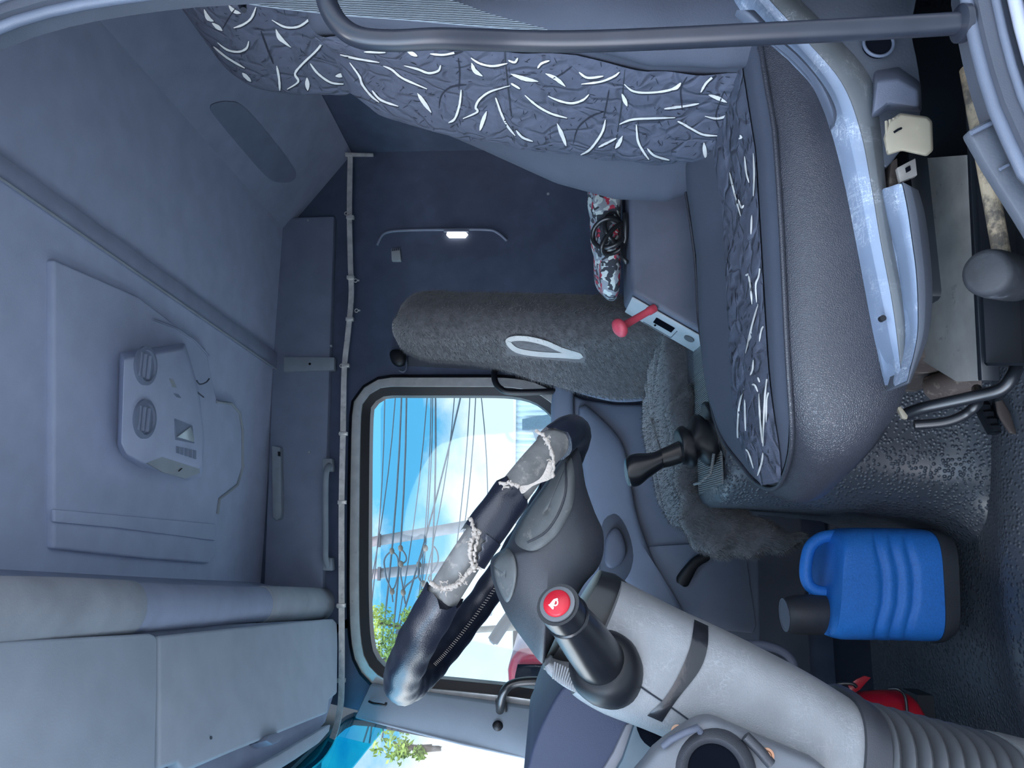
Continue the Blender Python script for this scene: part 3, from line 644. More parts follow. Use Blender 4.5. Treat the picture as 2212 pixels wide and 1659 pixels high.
# rear housing with the moulded hood and the open hole
m = MB().slab([(1640, -60), (1755, 55), (1830, 130), (1875, 210), (1890, 300), (1905, 350), (1925, 352), (1988, 250), (1985, 150), (1968, 60), (1960, -60)], .825, .08, 3)
m.build('rear_housing', MT['shell_d'], SEAT, bev=.004, ang=45)
hd = MB(); t4 = [at(x, y, .795) for x, y in ((1894, 175), (1940, 170), (1983, 195), (1985, 232), (1918, 222), (1885, 248))]
b4 = [at(x, y, .83) for x, y in ((1886, 150), (1940, 140), (1990, 175), (1992, 245), (1920, 240), (1880, 262))]
hd.loft([b4, t4]); hd.build('housing_hood', MT['plast'], SEAT, bev=.004, ang=35)
hb = MB(); q = at(1893, 100, .822)
hb.lathe([(.001, 0), (.017, 0), (.017, .006), (.0, .006)], q, (0, -1, 0), 24).build('housing_hole', MT['black'], SEAT)
MB().tube([q+Vector((.0175*cos(a), -.006, .0175*sin(a))) for a in [2*pi*i/28 for i in range(28)]], .002, 8, True).build('hole_rim', MT['seal'], SEAT)
# beige tilt lever
bl = MB(); fr = [(1918, 262), (1944, 244), (2004, 252), (2014, 262), (2016, 325), (2002, 338), (1948, 326), (1916, 336), (1908, 300)]
bl.loft([[at(x, y, .80) for x, y in fr], [at(1962+(x-1962)*1.0, 292+(y-292)*1.0, .772) for x, y in fr], [at(1962+(x-1962)*.93, 292+(y-292)*.93, .766) for x, y in fr]])
lev = bl.build('tilt_lever', MT['beige'], SEAT, bev=.002, ang=40)
m = MB()
for i in range(4):
    x = 1914+i*8; m.tube([at(x, 262-i*3, .768), at(x+3, 326, .768)], .0016, 6)
m.build('grip_rib', MT['beige'], lev)
MB().tube([at(1931, 286, .7655), at(1940, 280, .7645), at(1947, 277, .7655)], .0012, 6).build('slot', MT['black'], lev)
MB().slab([(1925, 350), (1938, 342), (1940, 400), (1920, 405)], .83, .02).build('bracket_strip', MT['rust'], SEAT)
bk = MB().slab([(1938, 362), (1978, 341), (1982, 378), (1945, 394)], .81, .006); bk.build('bracket', MT['steel'], SEAT, bev=.001)
MB().slab([(1957, 362), (1966, 357), (1968, 367), (1959, 372)], .808, .002).build('bracket_hole', MT['black'], SEAT)
# pedestal, plate and frame below
MB().box((.50, 1.13, .16), (.42, .42, .33)).build('pedestal', MT['frame'], SEAT, bev=.01)
def pz(pts, z): return [az(x, y, z) for x, y in pts]
zp = .30
MB().prism([q for q in pz([(1955, 345), (1975, 640), (1993, 780), (2066, 824), (2112, 822), (2104, 640), (2092, 420), (2086, 335)], zp)], (0, 0, -.004)).build('side_plate', MT['steel'], SEAT)
MB().prism(pz([(2112, 822), (2092, 420), (2080, 100), (2086, 100), (2099, 420), (2121, 822)], zp+.001), (0, 0, -.02)).build('plate_lip', MT['frame'], SEAT, bev=.001)
fb_ = sm([at(1960, 893, .95), at(2000, 880, .93), at(2100, 858, .90), at(2160, 842, .88), at(2186, 815, .87), at(2193, 785, .88), at(2150, 778, .93)], 5)
MB().tube(fb_, .0075, 10).build('adjuster_bar', MT['frame'], SEAT, ang=80)
MB().tube(sm([at(1975, 918, .97), at(2040, 912, .96), at(2085, 895, .95), at(2112, 868, .94), at(2110, 840, 1.0)], 5), .0065, 10).build('adjuster_bar', MT['frame'], SEAT, ang=80)
MB().box(at(1975, 800, 1.1)+Vector((0, 0, 0)), (.02, .25, .12)).build('pedestal_bracket', MT['rust'], SEAT, bev=.002)
MB().tube(sm([at(2015, 838, 1.08), at(2060, 826, 1.05), at(2110, 820, 1.04)], 4), .02, 10).build('pedestal_bracket', MT['rust'], SEAT, ang=80)
for i in range(4):
    MB().box((.27+.16*i*.8, 1.0+.26*(i % 2), .025), (.05, .05, .05)).build('mounting_foot', MT['frame'], SEAT, bev=.004)
MB().slab([(1938, 880), (1946, 877), (1962, 898), (1960, 906), (1950, 903)], .90, .006).build('pull_tab', MT['beige'], SEAT, bev=.001)
MB().xloft([(1560, 395, 1535, 440), (1500, 395, 1510, 420), (1505, 420, 1525, 445)], 1.36, .012, k=3).build('recliner_cover', MT['plast_d'], SEAT, ang=70)
# floor rail beside the seat with its toothed edge
SR = MB().prism(pz([(2095, 870), (2112, 866), (2150, 935), (2132, 940)], .03), (0, 0, -.02)).build('seat_rail', MT['frame'], SEAT, bev=.002)
for i in range(4): MB().box(az(2128+i*7, 880+i*15, .035), (.008, .012, .012)).build('rail_tooth', MT['frame'], SR)
MB().xloft([(2150, 868, 2165, 866), (2155, 895, 2180, 890), (2168, 918, 2192, 925), (2180, 935, 2195, 938)], 1.25, .004, k=3).build('cover_flap', MT['rust'], SEAT, ang=60)
# ------------------------------------------------------------------ seat belt, grab rail
m = MB(); U = [(505, -40, .84), (530, -22, .838), (700, -12, .836), (940, -6, .834), (1060, 30, .832), (1180, 62, .83)]; Lw = [(500, -10, .84), (540, 8, .838), (720, 30, .836), (900, 44, .834), (1060, 58, .832), (1185, 66, .83)]
g = [[at(*u) for u in sm(U, 6)], [at(*u) for u in sm(Lw, 6)]]; m.grid(g, (0, .002, 0))
tag(m.build('seat_belt', MT['belt']), 'grey ribbed seat belt lying along the driver backrest behind the black grab rail', 'seat belt')
gp = sm([at(690, -110, .67), at(698, -40, .67), at(710, 15, .67), at(738, 58, .67), at(780, 82, .67), at(850, 88, .67), at(950, 84, .67), at(1100, 88, .68), at(1230, 90, .68), at(1400, 85, .675), at(1700, 71, .665), at(1900, 61, .66), at(2085, 50, .66)], 8)
GRL = thing('grab_rail', 'curved black tubular grab rail across the driver door opening', 'grab rail', tuple(gp[-1]))
MB().tube(gp, .0108, 18).build('rail_tube', MT['railblack'], GRL, ang=80)
MB().lathe([(.001, 0), (.018, 0), (.018, .006), (.0115, .009)], gp[-1], gp[-2]-gp[-1], 24).build('end_flange', MT['railblack'], GRL)
MB().lathe([(.001, 0), (.018, 0), (.018, .006), (.0115, .009)], gp[0], gp[1]-gp[0], 24).build('end_flange', MT['railblack'], GRL)
bt = MB().tube([at(515, -30, .80), at(522, 5, .79), at(526, 22, .785)], [.005, .006, .004], 10)
tag(bt.build('hanging_hook', MT['railblack'], ang=80), 'small black peg over the headrest at the photo edge', 'hook')
# ------------------------------------------------------------------ passenger seat in a fleece cover
PS = thing('fleece_covered_seat', 'passenger seat in a fuzzy grey fleece cover with a white flame motif', 'seat', (.45, 1.98, 0))
T_PF = sorted([((p := at(x, y, 2.12)).z, p.x) for x, y in ((850, 745), (870, 765), (900, 771), (960, 773), (1010, 777), (1080, 792), (1150, 818), (1250, 845), (1330, 860), (1400, 856), (1440, 835), (1480, 800))])
T_PN = sorted([((p := at(x, y, 1.82)).z, p.x) for x, y in ((846, 715), (900, 728), (1000, 732), (1100, 735), (1250, 745), (1400, 735), (1480, 720))])
T_PB = sorted([((p := at(x, y, 1.80)).z, p.x) for x, y in ((846, 668), (858, 645), (880, 633), (930, 628), (1000, 634), (1150, 637), (1300, 641), (1480, 650))])
LP = []; zs_ = [at(x, 700, 1.9).z for x in (1490, 1460, 1420, 1380, 1340, 1300, 1250, 1200, 1150, 1100, 1060, 1030, 1000, 975, 950, 920, 900, 885, 872, 862, 854)]
ztp = at(842, 700, 1.9).z
for z in zs_:
    f = interp(T_PF, z); nf = interp(T_PN, z); bk = interp(T_PB, z)+.01
    t = max(0, (z-(ztp-.13))/.13); sh = (1-t**3*.55) ; yc = 1.98
    hw = .195*sh if z < at(1000, 700, 1.9).z else .185*sh
    C = [(bk, yc-hw*.8), ((bk+nf)/2, yc-hw*1.04), (nf, yc-hw*.93), (nf-.012, yc-hw*.45), (nf-.02, yc), ((f+nf)/2-.01, yc+hw*.5), (f, yc+hw*.82), (f+.04, yc+hw), (bk-.02, yc+hw*.98), (bk+.01, yc+hw*.6), (bk+.015, yc), (bk+.01, yc-hw*.5)]
    if t > 0:
        cx = sum(c[0] for c in C)/len(C); C = [(cx+(x-cx)*(1-.45*t**4), y) for x, y in C]
    LP.append(sm([Vector((x, y, z)) for x, y in C], 4, True))
mp_ = MB().loft(LP)
BP = BVHTree.FromPolygons(mp_.v, mp_.f)
def furry(mb, n, ln, flow, mi=1, dens=None):
    tris = []
    for f in list(mb.f):
        v = [mb.v[i] for i in f]
        for k in range(1, len(v)-1): tris.append((v[0], v[k], v[k+1], (v[k]-v[0]).cross(v[k+1]-v[0])))
    cen = sum(mb.v, Vector())/len(mb.v); tot = sum(t[3].length for t in tris); vs = []; fs = []
    for a, b, c, nn in tris:
        ar = nn.length
        if ar < 1e-9: continue
        m = n*ar/tot; cnt = int(m)+(1 if R.random() < m-int(m) else 0)
        nr = nn.normalized()
        if nr.dot((a+b+c)/3-cen) < 0: nr = -nr
        if nr.dot(CAM-a) < -.4: continue
        for q in range(cnt):
            u, w = R.random(), R.random()
            if u+w > 1: u, w = 1-u, 1-w
            p = a+(b-a)*u+(c-a)*w
            if dens and dens(p): continue
            d = (nr*.55+flow+Vector((R.uniform(-.5, .5), R.uniform(-.5, .5), R.uniform(-.5, .5)))).normalized()
            l = ln*R.uniform(.5, 1.3); s = d.orthogonal().normalized()*.0008; o = len(vs)
            vs += [p-nr*.002+s, p-nr*.002-s, p+d*l]; fs.append((o, o+1, o+2))
    mb.add(vs, fs, mi)
def inmot(p):
    x, y = pix(p); return 1090 < x < 1262 and abs(y-(738+(x-1100)*.16)-6) < 24-.06*(x-1090)
furry(mp_, 42000, .013, Vector((-.35, 0, -.5)), dens=inmot)
# flame motif sewn on the near side
def patch(mb, tree, pts, mi, lift, k=4):
    P = sm([Vector((x, y, 0)) for x, y in pts], k, True); c = sum(P, Vector())/len(P); rows = []
    for s in (1, .8, .6, .4, .2, .02):
        row = []
        for p in P+[P[0]]:
            q = c+(p-c)*s; d = ray(q.x, q.y).normalized(); h = tree.ray_cast(CAM, d)
            if h[0] is None: return
            row.append(h[0]-d*lift)
        rows.append(row)
    mb.grid(rows, mi=mi)
def bandpatch(mb, tree, pts, w, mi, lift):
    P = sm([Vector((x, y, 0)) for x, y in pts], 5, True); n = len(P); A = []; B = []
    for i in list(range(n))+[0]:
        t = (P[(i+1) % n]-P[i-1]).normalized(); nn = Vector((-t.y, t.x, 0)); pr = []
        for sg in (-1, 1):
            q = P[i]+nn*w*sg; d = ray(q.x, q.y).normalized(); h = tree.ray_cast(CAM, d)
            if h[0] is None: return
            pr.append(h[0]-d*lift)
        A.append(pr[0]); B.append(pr[1])
    mb.grid([A, B], mi=mi)
em = MB()
bandpatch(em, BP, [(1098, 736), (1115, 731), (1145, 733), (1180, 742), (1215, 757), (1255, 770), (1210, 768), (1160, 765), (1120, 758), (1102, 746)], 5.5, 0, .006)
mp_.build('backrest', [MT['fleece'], MT['fur']], PS, ang=85, keep=True)
em.build('flame_motif', MT['emblem'], PS, keep=True)
# fleece cushion with its skirt hanging over the engine tunnel
cu = MB(); CP = []
for s, dz in ((.93, -.10), (1.0, -.07), (1.0, -.02), (.97, 0.0), (.9, .01), (.5, .016), (.03, .016)):
    L = []
    for k in range(40):
        a = 2*pi*k/40; x = .29+.29*sgp(cos(a), .5)*s; y = 1.99+.24*sgp(sin(a), .5)*s
        L.append(Vector((x, y, .50+dz-.05*max(0, (.25-x)/.25)+.004*sin(9*a))))
    CP.append(L)
cu.loft(CP); furry(cu, 14000, .012, Vector((-.3, -.3, -.2))); cu.build('cushion', [MT['fleece'], MT['fur']], PS, ang=85, keep=True)
sk = MB()
sk.xloft([(1440, 880, 1490, 830), (1448, 960, 1505, 930), (1460, 1040, 1512, 1020), (1468, 1100, 1520, 1060), (1480, 1160, 1545, 1080), (1520, 1195, 1580, 1095), (1580, 1203, 1620, 1108), (1650, 1197, 1660, 1130), (1700, 1185, 1700, 1150), (1730, 1165, 1728, 1155)], 1.72, .05, k=4, n=18)
for v in sk.v: v += Vector((.006*sin(v.z*90+v.y*40), .006*sin(v.z*60+v.x*70), .006*sin(v.x*80)))
furry(sk, 14000, .012, Vector((-.2, -.2, -.6))); sk.build('seat_skirt', [MT['fleece'], MT['fur']], PS, ang=85, keep=True)
MB().box((.36, 1.99, .34), (.36, .3, .20)).build('seat_base', MT['frame'], PS, bev=.01)
for x in (.22, .5): MB().box((x, 2.08, .125), (.05, .1, .25)).build('seat_foot', MT['frame'], PS)
sb = MB().xloft([(1205, 808, 1215, 835), (1260, 818, 1265, 853), (1330, 828, 1335, 868), (1400, 820, 1405, 862), (1440, 800, 1446, 838)], 2.22, .03, k=4); sb.build('armrest', MT['doorp'], PS, ang=80)
# ------------------------------------------------------------------ console box between the seats
CB = thing('console_box', 'dark console box between the seats with a pale front panel', 'console box', (.7, 1.6, .45))
tn = at(1364, 632, 1.50); bn = at(1522, 722, 1.50); tf = at(1360, 668, 1.66); bf = at(1524, 778, 1.66)
X2 = 1.05
def sidep(z): return tn.x+(bn.x-tn.x)*(z-tn.z)/(bn.z-tn.z)
bx = MB(); zt, zb2 = tn.z, .458
fn = Vector((sidep(zb2), 1.50, zb2)); dfn = tf-tn
bx.loft([[Vector((tn.x, 1.50, zt)), fn, Vector((X2, 1.50, zb2)), Vector((X2, 1.50, zt))], [Vector((tn.x+dfn.x, 1.66, zt)), fn+Vector((dfn.x, .16, 0)), Vector((X2, 1.66, zb2)), Vector((X2, 1.66, zt))]])
bx.build('box_body', MT['plast'], CB, bev=.012, seg=4)
fd = (fn-tn).normalized(); wd_ = Vector((dfn.x, .16, 0)).normalized(); fnn = fd.cross(wd_).normalized()
if fnn.x > 0: fnn = -fnn
def fp(s, t, o=.0): return tn+(fn-tn)*s+Vector((dfn.x, .16, 0))*t+fnn*o
pan = MB().prism([fp(.03, .08, .002), fp(.98, .08, .002), fp(.98, .97, .002), fp(.03, .97, .002)], fnn*.004).build('front_panel', MT['plast_l'], CB, bev=.003)
MB().prism([fp(.38, .32, .0065), fp(.62, .32, .0065), fp(.62, .62, .0065), fp(.38, .62, .0065)], fnn*.001).build('lever_slot', MT['black'], pan)
MB().prism(sm([fp(.82+.06*cos(a), .42+.13*sin(a), .0065) for a in [2*pi*i/10 for i in range(10)]], 2, True), fnn*.002).build('oval_plug', MT['chrome'], pan)
MB().tube([fp(s, t, .0068) for s, t in ((.28, .9), (.5, .9), (.64, .9), (.66, .86), (.66, .4))], .0008, 5).build('cover_line', MT['shell_d'], pan)
MB().prism(sm([fp(.42+.012*cos(a), .72+.05*sin(a), .0065) for a in [2*pi*i/8 for i in range(8)]], 2, True), fnn*.001).build('key_hole', MT['black'], pan)
PB = MB().xloft([(1397, 660, 1412, 652), (1408, 672, 1425, 660), (1428, 682, 1440, 668), (1450, 690, 1456, 680)], 1.535, .012, k=3); lv = PB.build('lever_base', MT['stalk'], CB, ang=70)
q0_ = at(1411, 667, 1.505); q1_ = at(1334, 711, 1.475); qa = (q1_-q0_).normalized(); ql = (q1_-q0_).length
lv2 = MB().lathe([(0, -.004), (.0088, -.004), (.0092, .004), (.0092, .013), (.0078, .015), (.0078, ql*.5), (.0086, ql*.82), (.0105, ql*.86), (.0185, ql*.88), (.0208, ql*.93), (.0195, ql*.99), (.0125, ql*1.04), (0, ql*1.055)], q0_, qa, 28)
lv2.build('red_lever', MT['redk'], CB, ang=50)['label'] = 'red lever with round knob'
# cloth bundle, coiled cable and green object lying on the box
cl = MB(); CLP = [(1300, 400), (1298, 460), (1303, 520), (1308, 570), (1312, 608), (1322, 632), (1342, 645), (1358, 632), (1361, 560), (1361, 470), (1361, 400)]
cl.inflate(CLP, 1.60, .065, 3, k=4)
zmin = min(v.z for v in cl.v)
for v in cl.v:
    v.z += zt+.004-zmin+.004*sin(v.x*70+v.y*50)*(v.z-zmin)/.06
tag(cl.build('folded_blanket', MT['camo'], ang=80), 'folded red, white and grey patterned cloth lying on the console box', 'blanket')
def z5(l): return [(1240+x/4.147, 380+y/4.147) for x, y in l]
cp1 = z5([(512, 772), (470, 768), (435, 720), (440, 620), (452, 540), (432, 450), (380, 400), (310, 383), (235, 410), (178, 480), (170, 570), (220, 630), (310, 640), (400, 600), (435, 530), (420, 430), (360, 345), (295, 360), (272, 440), (300, 530), (370, 590), (420, 560), (470, 440), (400, 440), (310, 520), (250, 630), (265, 690), (340, 695), (430, 640), (468, 520), (470, 400), (475, 340)])
cb = [at(x, y, 1.525-.012*sin(i*1.1)) for i, (x, y) in enumerate(cp1)]
cb = [Vector((q.x, q.y, max(q.z, zt+.0075))) for q in sm(cb, 7)]
cbm = MB().tube(cb, .0052, 10); tag(cbm.build('coiled_cable', MT['cable'], ang=80), 'loosely coiled black cable in front of the patterned cloth', 'cable')
gm = MB(); gm.slab([(1291, 425), (1300, 445), (1310, 449), (1322, 447), (1335, 438), (1338, 425)], 1.57, .03, 3); zmg = 0
tag(gm.build('green_cap', MT['green'], bev=.003), 'bright green plastic piece on the cloth beside the driver backrest', 'plastic piece')
# ------------------------------------------------------------------ ribbed strip and gear lever
zz_ = MB().prism([(.085, 1.435, .4615), (.70, 1.435, .4615), (.70, 1.66, .4615), (.075, 1.66, .4615)], (0, 0, .004)); struct(zz_.build('trim_15', MT['zig'], bev=.0015), 'ribbed rubber strip along the tunnel top')
tb = MB().tube([at(1500, 1046, 1.55), at(1513, 1042, 1.50), at(1536, 1022, 1.43), at(1542, 980, 1.42)], .003, 8); struct(tb.build('trim_16', MT['zig'], ang=80), 'pale edge bead at the tunnel corner')
GLV = thing('gear_lever', 'black gear lever with rounded knob and rubber boot in front of the driver cushion', 'gear lever', tuple(at(1560, 945, 1.47)))
MB().xloft([(1352, 1018, 1354, 1034), (1349, 1000, 1358, 1048), (1353, 988, 1366, 1052), (1366, 981, 1378, 1050), (1382, 979, 1388, 1044), (1395, 979, 1402, 1032), (1410, 977, 1416, 1022), (1424, 972, 1430, 1013)], 1.47, .028, k=4, n=24).build('knob', MT['stalk'], GLV, ang=80)
MB().xloft([(1422, 972, 1429, 1012), (1440, 964, 1448, 1008), (1466, 952, 1474, 1000)], 1.47, .017, n=20).build('lever_neck', MT['cable'], GLV, ang=60)
MB().xloft([(1464, 950, 1473, 1003), (1459, 932, 1484, 1004), (1466, 922, 1496, 1010), (1474, 922, 1503, 1006), (1484, 930, 1502, 990), (1489, 916, 1510, 990), (1496, 898, 1527, 1004), (1508, 897, 1542, 1006), (1520, 908, 1545, 990), (1525, 900, 1550, 985), (1518, 878, 1562, 1010), (1520, 868, 1582, 1020), (1540, 872, 1585, 1010)], 1.47, .045, k=3, n=24).build('rubber_boot', MT['rubber'], GLV, ang=70)
# ------------------------------------------------------------------ blue jug
JY = 1.50
JG = thing('water_jug', 'blue insulated water jug with black cap and base on the floor mat', 'jug', tuple(at(2020, 1262, JY)))
def jmod(t): return 1+.006*sin(t*40)
bj = MB(); bj.xloft([(1774, 1367, 1790, 1168), (1778, 1370, 1792, 1158), (1786, 1373, 1800, 1147), (1800, 1376, 1815, 1142), (1830, 1377, 1838, 1140), (1880, 1378, 1880, 1140), (1940, 1379, 1940, 1141), (1985, 1380, 1975, 1143), (1997, 1379, 1984, 1146)], JY, .085, 4, n=64, k=14)
for v in bj.v:                          # three pressed waves on the flank
    px, py = pix(v)
    for x0 in (1903, 1936, 1969):
        d = px-(x0-10*cos((py-1150)/38)); v.y += .006*math.exp(-(d/7)**2)*(1 if v.y < JY else -1)
bo_ = bj.build('body', MT['jug'], JG, ang=80)
MB().xloft([(1995, 1382, 1983, 1143), (1998, 1384, 1986, 1141), (2010, 1382, 2002, 1146), (2022, 1372, 2016, 1152)], JY, .088, 4, n=48).build('base', MT['jugb'], JG, ang=50)
hj = sm([at(x, y, JY) for x, y in ((1815, 1158), (1790, 1158), (1768, 1165), (1750, 1182), (1742, 1210), (1740, 1240), (1746, 1262), (1760, 1274), (1778, 1279), (1795, 1278))], 5)
MB().tube(hj, .0115, 14).build('handle', MT['jug'], JG, ang=80)
nk = at(1778, 1327, JY); ax = at(1700, 1322, JY)-nk; 
cap = MB().lathe([(.036, -.012), (.037, .0), (.0375, .03), (.036, .055), (.033, .068), (.031, .072), (.0, .072)], nk, Vector((-.03, 0, 1)), 36).build('cap', MT['jugb'], JG, ang=50)
axd = Vector((-.03, 0, 1)).normalized()
MB().lathe([(.029, 0), (.031, 0), (.031, .0015), (.027, .0015), (.027, .0008), (0, .0008)], nk+axd*.0725, axd, 36).build('cap_ring', MT['plast'], cap)
# ------------------------------------------------------------------ fire extinguisher behind the column
FE = thing('fire_extinguisher', 'red fire extinguisher clipped upright behind the steering column foot', 'fire extinguisher', tuple(at(1985, 1575, 1.5)))
MB().xloft([(1835, 1560, 1825, 1515), (1842, 1575, 1838, 1503), (1860, 1590, 1855, 1496), (1890, 1600, 1890, 1492), (1925, 1606, 1935, 1492), (1955, 1606, 1965, 1502), (1970, 1600, 1979, 1522), (1980, 1580, 1984, 1540)], 1.50, .045, 2.1, n=28, k=4).build('cylinder', MT['redx'], FE, ang=80)
MB().slab([(1832, 1482), (1850, 1468), (1868, 1460), (1882, 1464), (1872, 1474), (1858, 1490), (1842, 1500)], 1.48, .004).build('trigger', MT['redx'], FE, bev=.001)
MB().tube(sm([at(1920, 1488, 1.455), at(1940, 1489, 1.447), at(1955, 1505, 1.447), at(1960, 1545, 1.447), at(1962, 1580, 1.45)], 4), .003, 8).build('bracket_clip', MT['frame'], FE, ang=80)
MB().tube(sm([at(1800, 1490, 1.46), at(1810, 1478, 1.455), at(1840, 1477, 1.45), at(1850, 1484, 1.45)], 4), .0035, 8).build('bracket_clip', MT['frame'], FE, ang=80)
MB().box(at(1975, 1560, 1.52)+Vector((0, .02, -.02)), (.1, .06, .03)).build('bracket_foot', MT['frame'], FE)
# ------------------------------------------------------------------ tray and mallet at the door sill
TZ = .20
TR = thing('sill_tray', 'black open tray beside the driver seat base under the mallet', 'tray', (.4, .78, 0))
tray = [az(x, y, .30) for x, y in ((2135, 790), (2330, 790), (2330, 100), (2100, 100))]
def trb(z0_, z1_2, a, b):
    return MB().prism([Vector((a.x, a.y, z0_)), Vector((b.x, b.y, z0_)), Vector((b.x, b.y, z1_2)), Vector((a.x, a.y, z1_2))], (.004, .004, 0))
t0, t1, t2, t3 = tray
MB().prism([Vector((p.x, p.y, .262)) for p in tray], (0, 0, -.006)).build('tray_floor', MT['frame'], TR)
for a, b_ in ((t0, t1), (t3, t0), (t2, t3)): trb(.258, .302, a, b_).build('tray_wall', MT['frame'], TR)
for p in ((t0+t3)/2, (t0*.8+t3*.2), (t3*.8+t0*.2)): MB().box((p.x, p.y-.02, .13), (.02, .02, .258)).build('tray_leg', MT['frame'], TR)
ML = thing('rubber_mallet', 'rubber mallet with worn wooden handle lying on the tray by the door sill', 'mallet', tuple(at(2150, 600, .80)))
n_ = Vector((-.12, -.62, .78)).normalized(); hc = at(2127, 588, .742)
MB().lathe([(.0, 0), (.018, -.0005), (.0225, -.003), (.0245, -.008), (.0255, -.02), (.0255, -.06), (.0245, -.08), (.022, -.086), (0, -.087)], hc, n_, 36).build('head', MT['mallet'], ML, ang=60)
h0 = at(2163, 545, .775); h1 = at(2092, 150, .80)
hd_ = (h1-h0).normalized(); MB().tube([h0-hd_*.03, h0, h0+(h1-h0)*.3, h0+(h1-h0)*.8, h1, h1+hd_*.004], [.0088, .0088, .009, .0095, .0095, .006], 16).build('handle', MT['wood'], ML, ang=80)
# moulded sill cover at the door edge
sc = MB(); A = [at(x, y, .665) for x, y in ((2150, 248), (2092, 282), (2096, 292), (2135, 360), (2200, 462), (2260, 560), (2330, 560), (2270, 440), (2200, 330))]
sc.prism(A, (0, .012, 0)); s_o = sc.build('sill_cover', MT['shell_d'], bev=.002); struct(s_o, 'moulded step cover on the door sill')
MB().tube([at(2098, 288, .662), at(2141, 266, .662)], .0022, 8).build('moulded_bead', MT['seal'], s_o)
MB().tube([at(2160, 366, .662), at(2178, 356, .662)], .0016, 8).build('moulded_bead', MT['seal'], s_o)
# ------------------------------------------------------------------ steering wheel
WC = Vector((-.030, 1.02, .880)); W1 = Vector((.835, 0, -.550)).normalized(); W2 = Vector((0, -1, 0)); WN = W1.cross(W2).normalized()
if WN.z < 0: WN = -WN
W2 = (W2+WN*.085).normalized(); WC = WC-WN*.013; WN = W1.cross(W2).normalized()
if WN.z < 0: WN = -WN
WR = .198
SW = thing('steering_wheel', 'steering wheel with a torn dark leather cover and worn grey rim', 'steering wheel', tuple(WC-WN*.08))
def wpt(a, r=0, b=0): return WC+(W1*cos(a)+W2*sin(a))*(WR+r*cos(b))+WN*r*sin(b)
def seg(mb, a0, a1, r, n=60, m=16, mi=0, wob=0, ragged=0, bmin=None):
    loops = []
    for i in range(n+1):
        s = i/n; L = []
        for k in range(m):
            b = 2*pi*k/m; a = a0+(a1-a0)*s
            if ragged and i in (0, n): a += (R.uniform(-ragged, ragged))
            rr = r+wob*(sin(a*31+b*2)*.5+sin(a*17-b*3)*.5)
            L.append(wpt(a, rr, b))
        loops.append(L)
    return mb.loft(loops, True, False, mi)
rimm = MB(); rl = [[wpt(2*pi*i/120, .0185, 2*pi*k/16) for k in range(16)] for i in range(120)]; rimm.loft(rl, False, True).build('rim', MT['rim'], SW, ang=80)
def phi(x, y):                        # rim angle on the near half that lies nearest a photo point
    return min([(pi*i/400) for i in range(-60, 460)], key=lambda a: (pix(wpt(a))[0]-x)**2+(pix(wpt(a))[1]-y)**2)
a_b = phi(1195, 955); a_c = phi(1095, 1055); a_d = phi(1045, 1165); a_e = phi(945, 1280)
c1 = MB(); seg(c1, -radians(50), a_b, .0225, 40, 18, ragged=.03, wob=.0004).build('leather_cover', MT['wcover'], SW, ang=75)
c2 = MB(); seg(c2, a_c, a_d, .0224, 24, 18, ragged=.04, wob=.0006).build('leather_cover', MT['wcover'], SW, ang=75)
# lower half of the sleeve still hangs under the bare stretch
a_d2 = phi(1022, 1212); c4 = MB(); LL = []
for i in range(25):                   # lower half of the sleeve still hangs under the bare stretch
    a = a_d-.03+(a_d2-a_d+.03)*i/24
    b0, b1 = -2.3, -.30-.35*(i/24)+.07*sin(i*.9)
    LL.append([wpt(a, .0222, b0+(b1-b0)*k/10) for k in range(11)])
c4.grid(LL); c4.build('leather_cover', MT['wcover'], SW, ang=75, solid=.0016)
c3 = MB(); seg(c3, a_e, 2*pi-radians(50), .0225, 150, 18, ragged=.03, wob=.0011).build('leather_cover', MT['wcover'], SW, ang=75)
st = MB()
for i in range(70):                   # stitching along the inside of the far half
    a = radians(195)+radians(100)*i/70; b = radians(200)
    st.tube([wpt(a, .0232, b-.10), wpt(a+.012, .0232, b+.10)], .0006, 4)
st.build('stitching', MT['fray'], SW)
# frayed cloth at the torn edges
FRS = {}
def rope(pts, Y, r=.0022, k=6):
    P = sm([at(x, y, Y if not isinstance(Y, list) else Y[i]) for i, (x, y) in enumerate(pts)], k)
    P = [p+Vector((R.uniform(-1, 1), R.uniform(-1, 1), R.uniform(-1, 1)))*.0012 for p in P]
    k_ = 0 if pts[0][1] < 1100 else 1
    FRS.setdefault(k_, MB()).tube(P, [r*R.uniform(.6, 1.35) for p in P], 6)
rope([(1158, 930), (1172, 938), (1182, 955), (1192, 975), (1196, 1000), (1193, 1030)], .80, .002)
rope([(1080, 1045), (1098, 1043), (1110, 1046), (1120, 1050)], .80, .002)
rope([(1014, 1118), (1022, 1135), (1024, 1150), (1018, 1170), (1015, 1190), (1020, 1215), (1025, 1232)], .80, .0022)
rope([(1024, 1150), (1032, 1158), (1030, 1175), (1025, 1195), (1028, 1215)], .80, .0016)
rope([(1026, 1225), (1012, 1238), (998, 1255), (980, 1266), (962, 1272), (945, 1268), (930, 1260)], .80, .0026)
rope([(1030, 1220), (1015, 1232), (1000, 1248), (985, 1262), (970, 1275)], .802, .002)
rope([(1020, 1150), (1030, 1145), (1036, 1152), (1030, 1160), (1022, 1158)], .80, .002)
for i in range(34):
    x, y = R.choice([(1190, 990), (1095, 1045), (1020, 1180), (1000, 1252), (960, 1270), (1180, 950), (1028, 1220)]); x += R.uniform(-10, 10); y += R.uniform(-10, 10)
    rope([(x, y), (x+R.uniform(-6, 6), y+R.uniform(-6, 6)), (x+R.uniform(-12, 12), y+R.uniform(-12, 12))], .80, .0007, 3)
fl_ = [(1122, 1050), (1140, 1048), (1165, 1035), (1178, 1015), (1188, 990), (1194, 1012), (1194, 1032), (1170, 1042), (1150, 1050), (1136, 1062), (1126, 1066)]
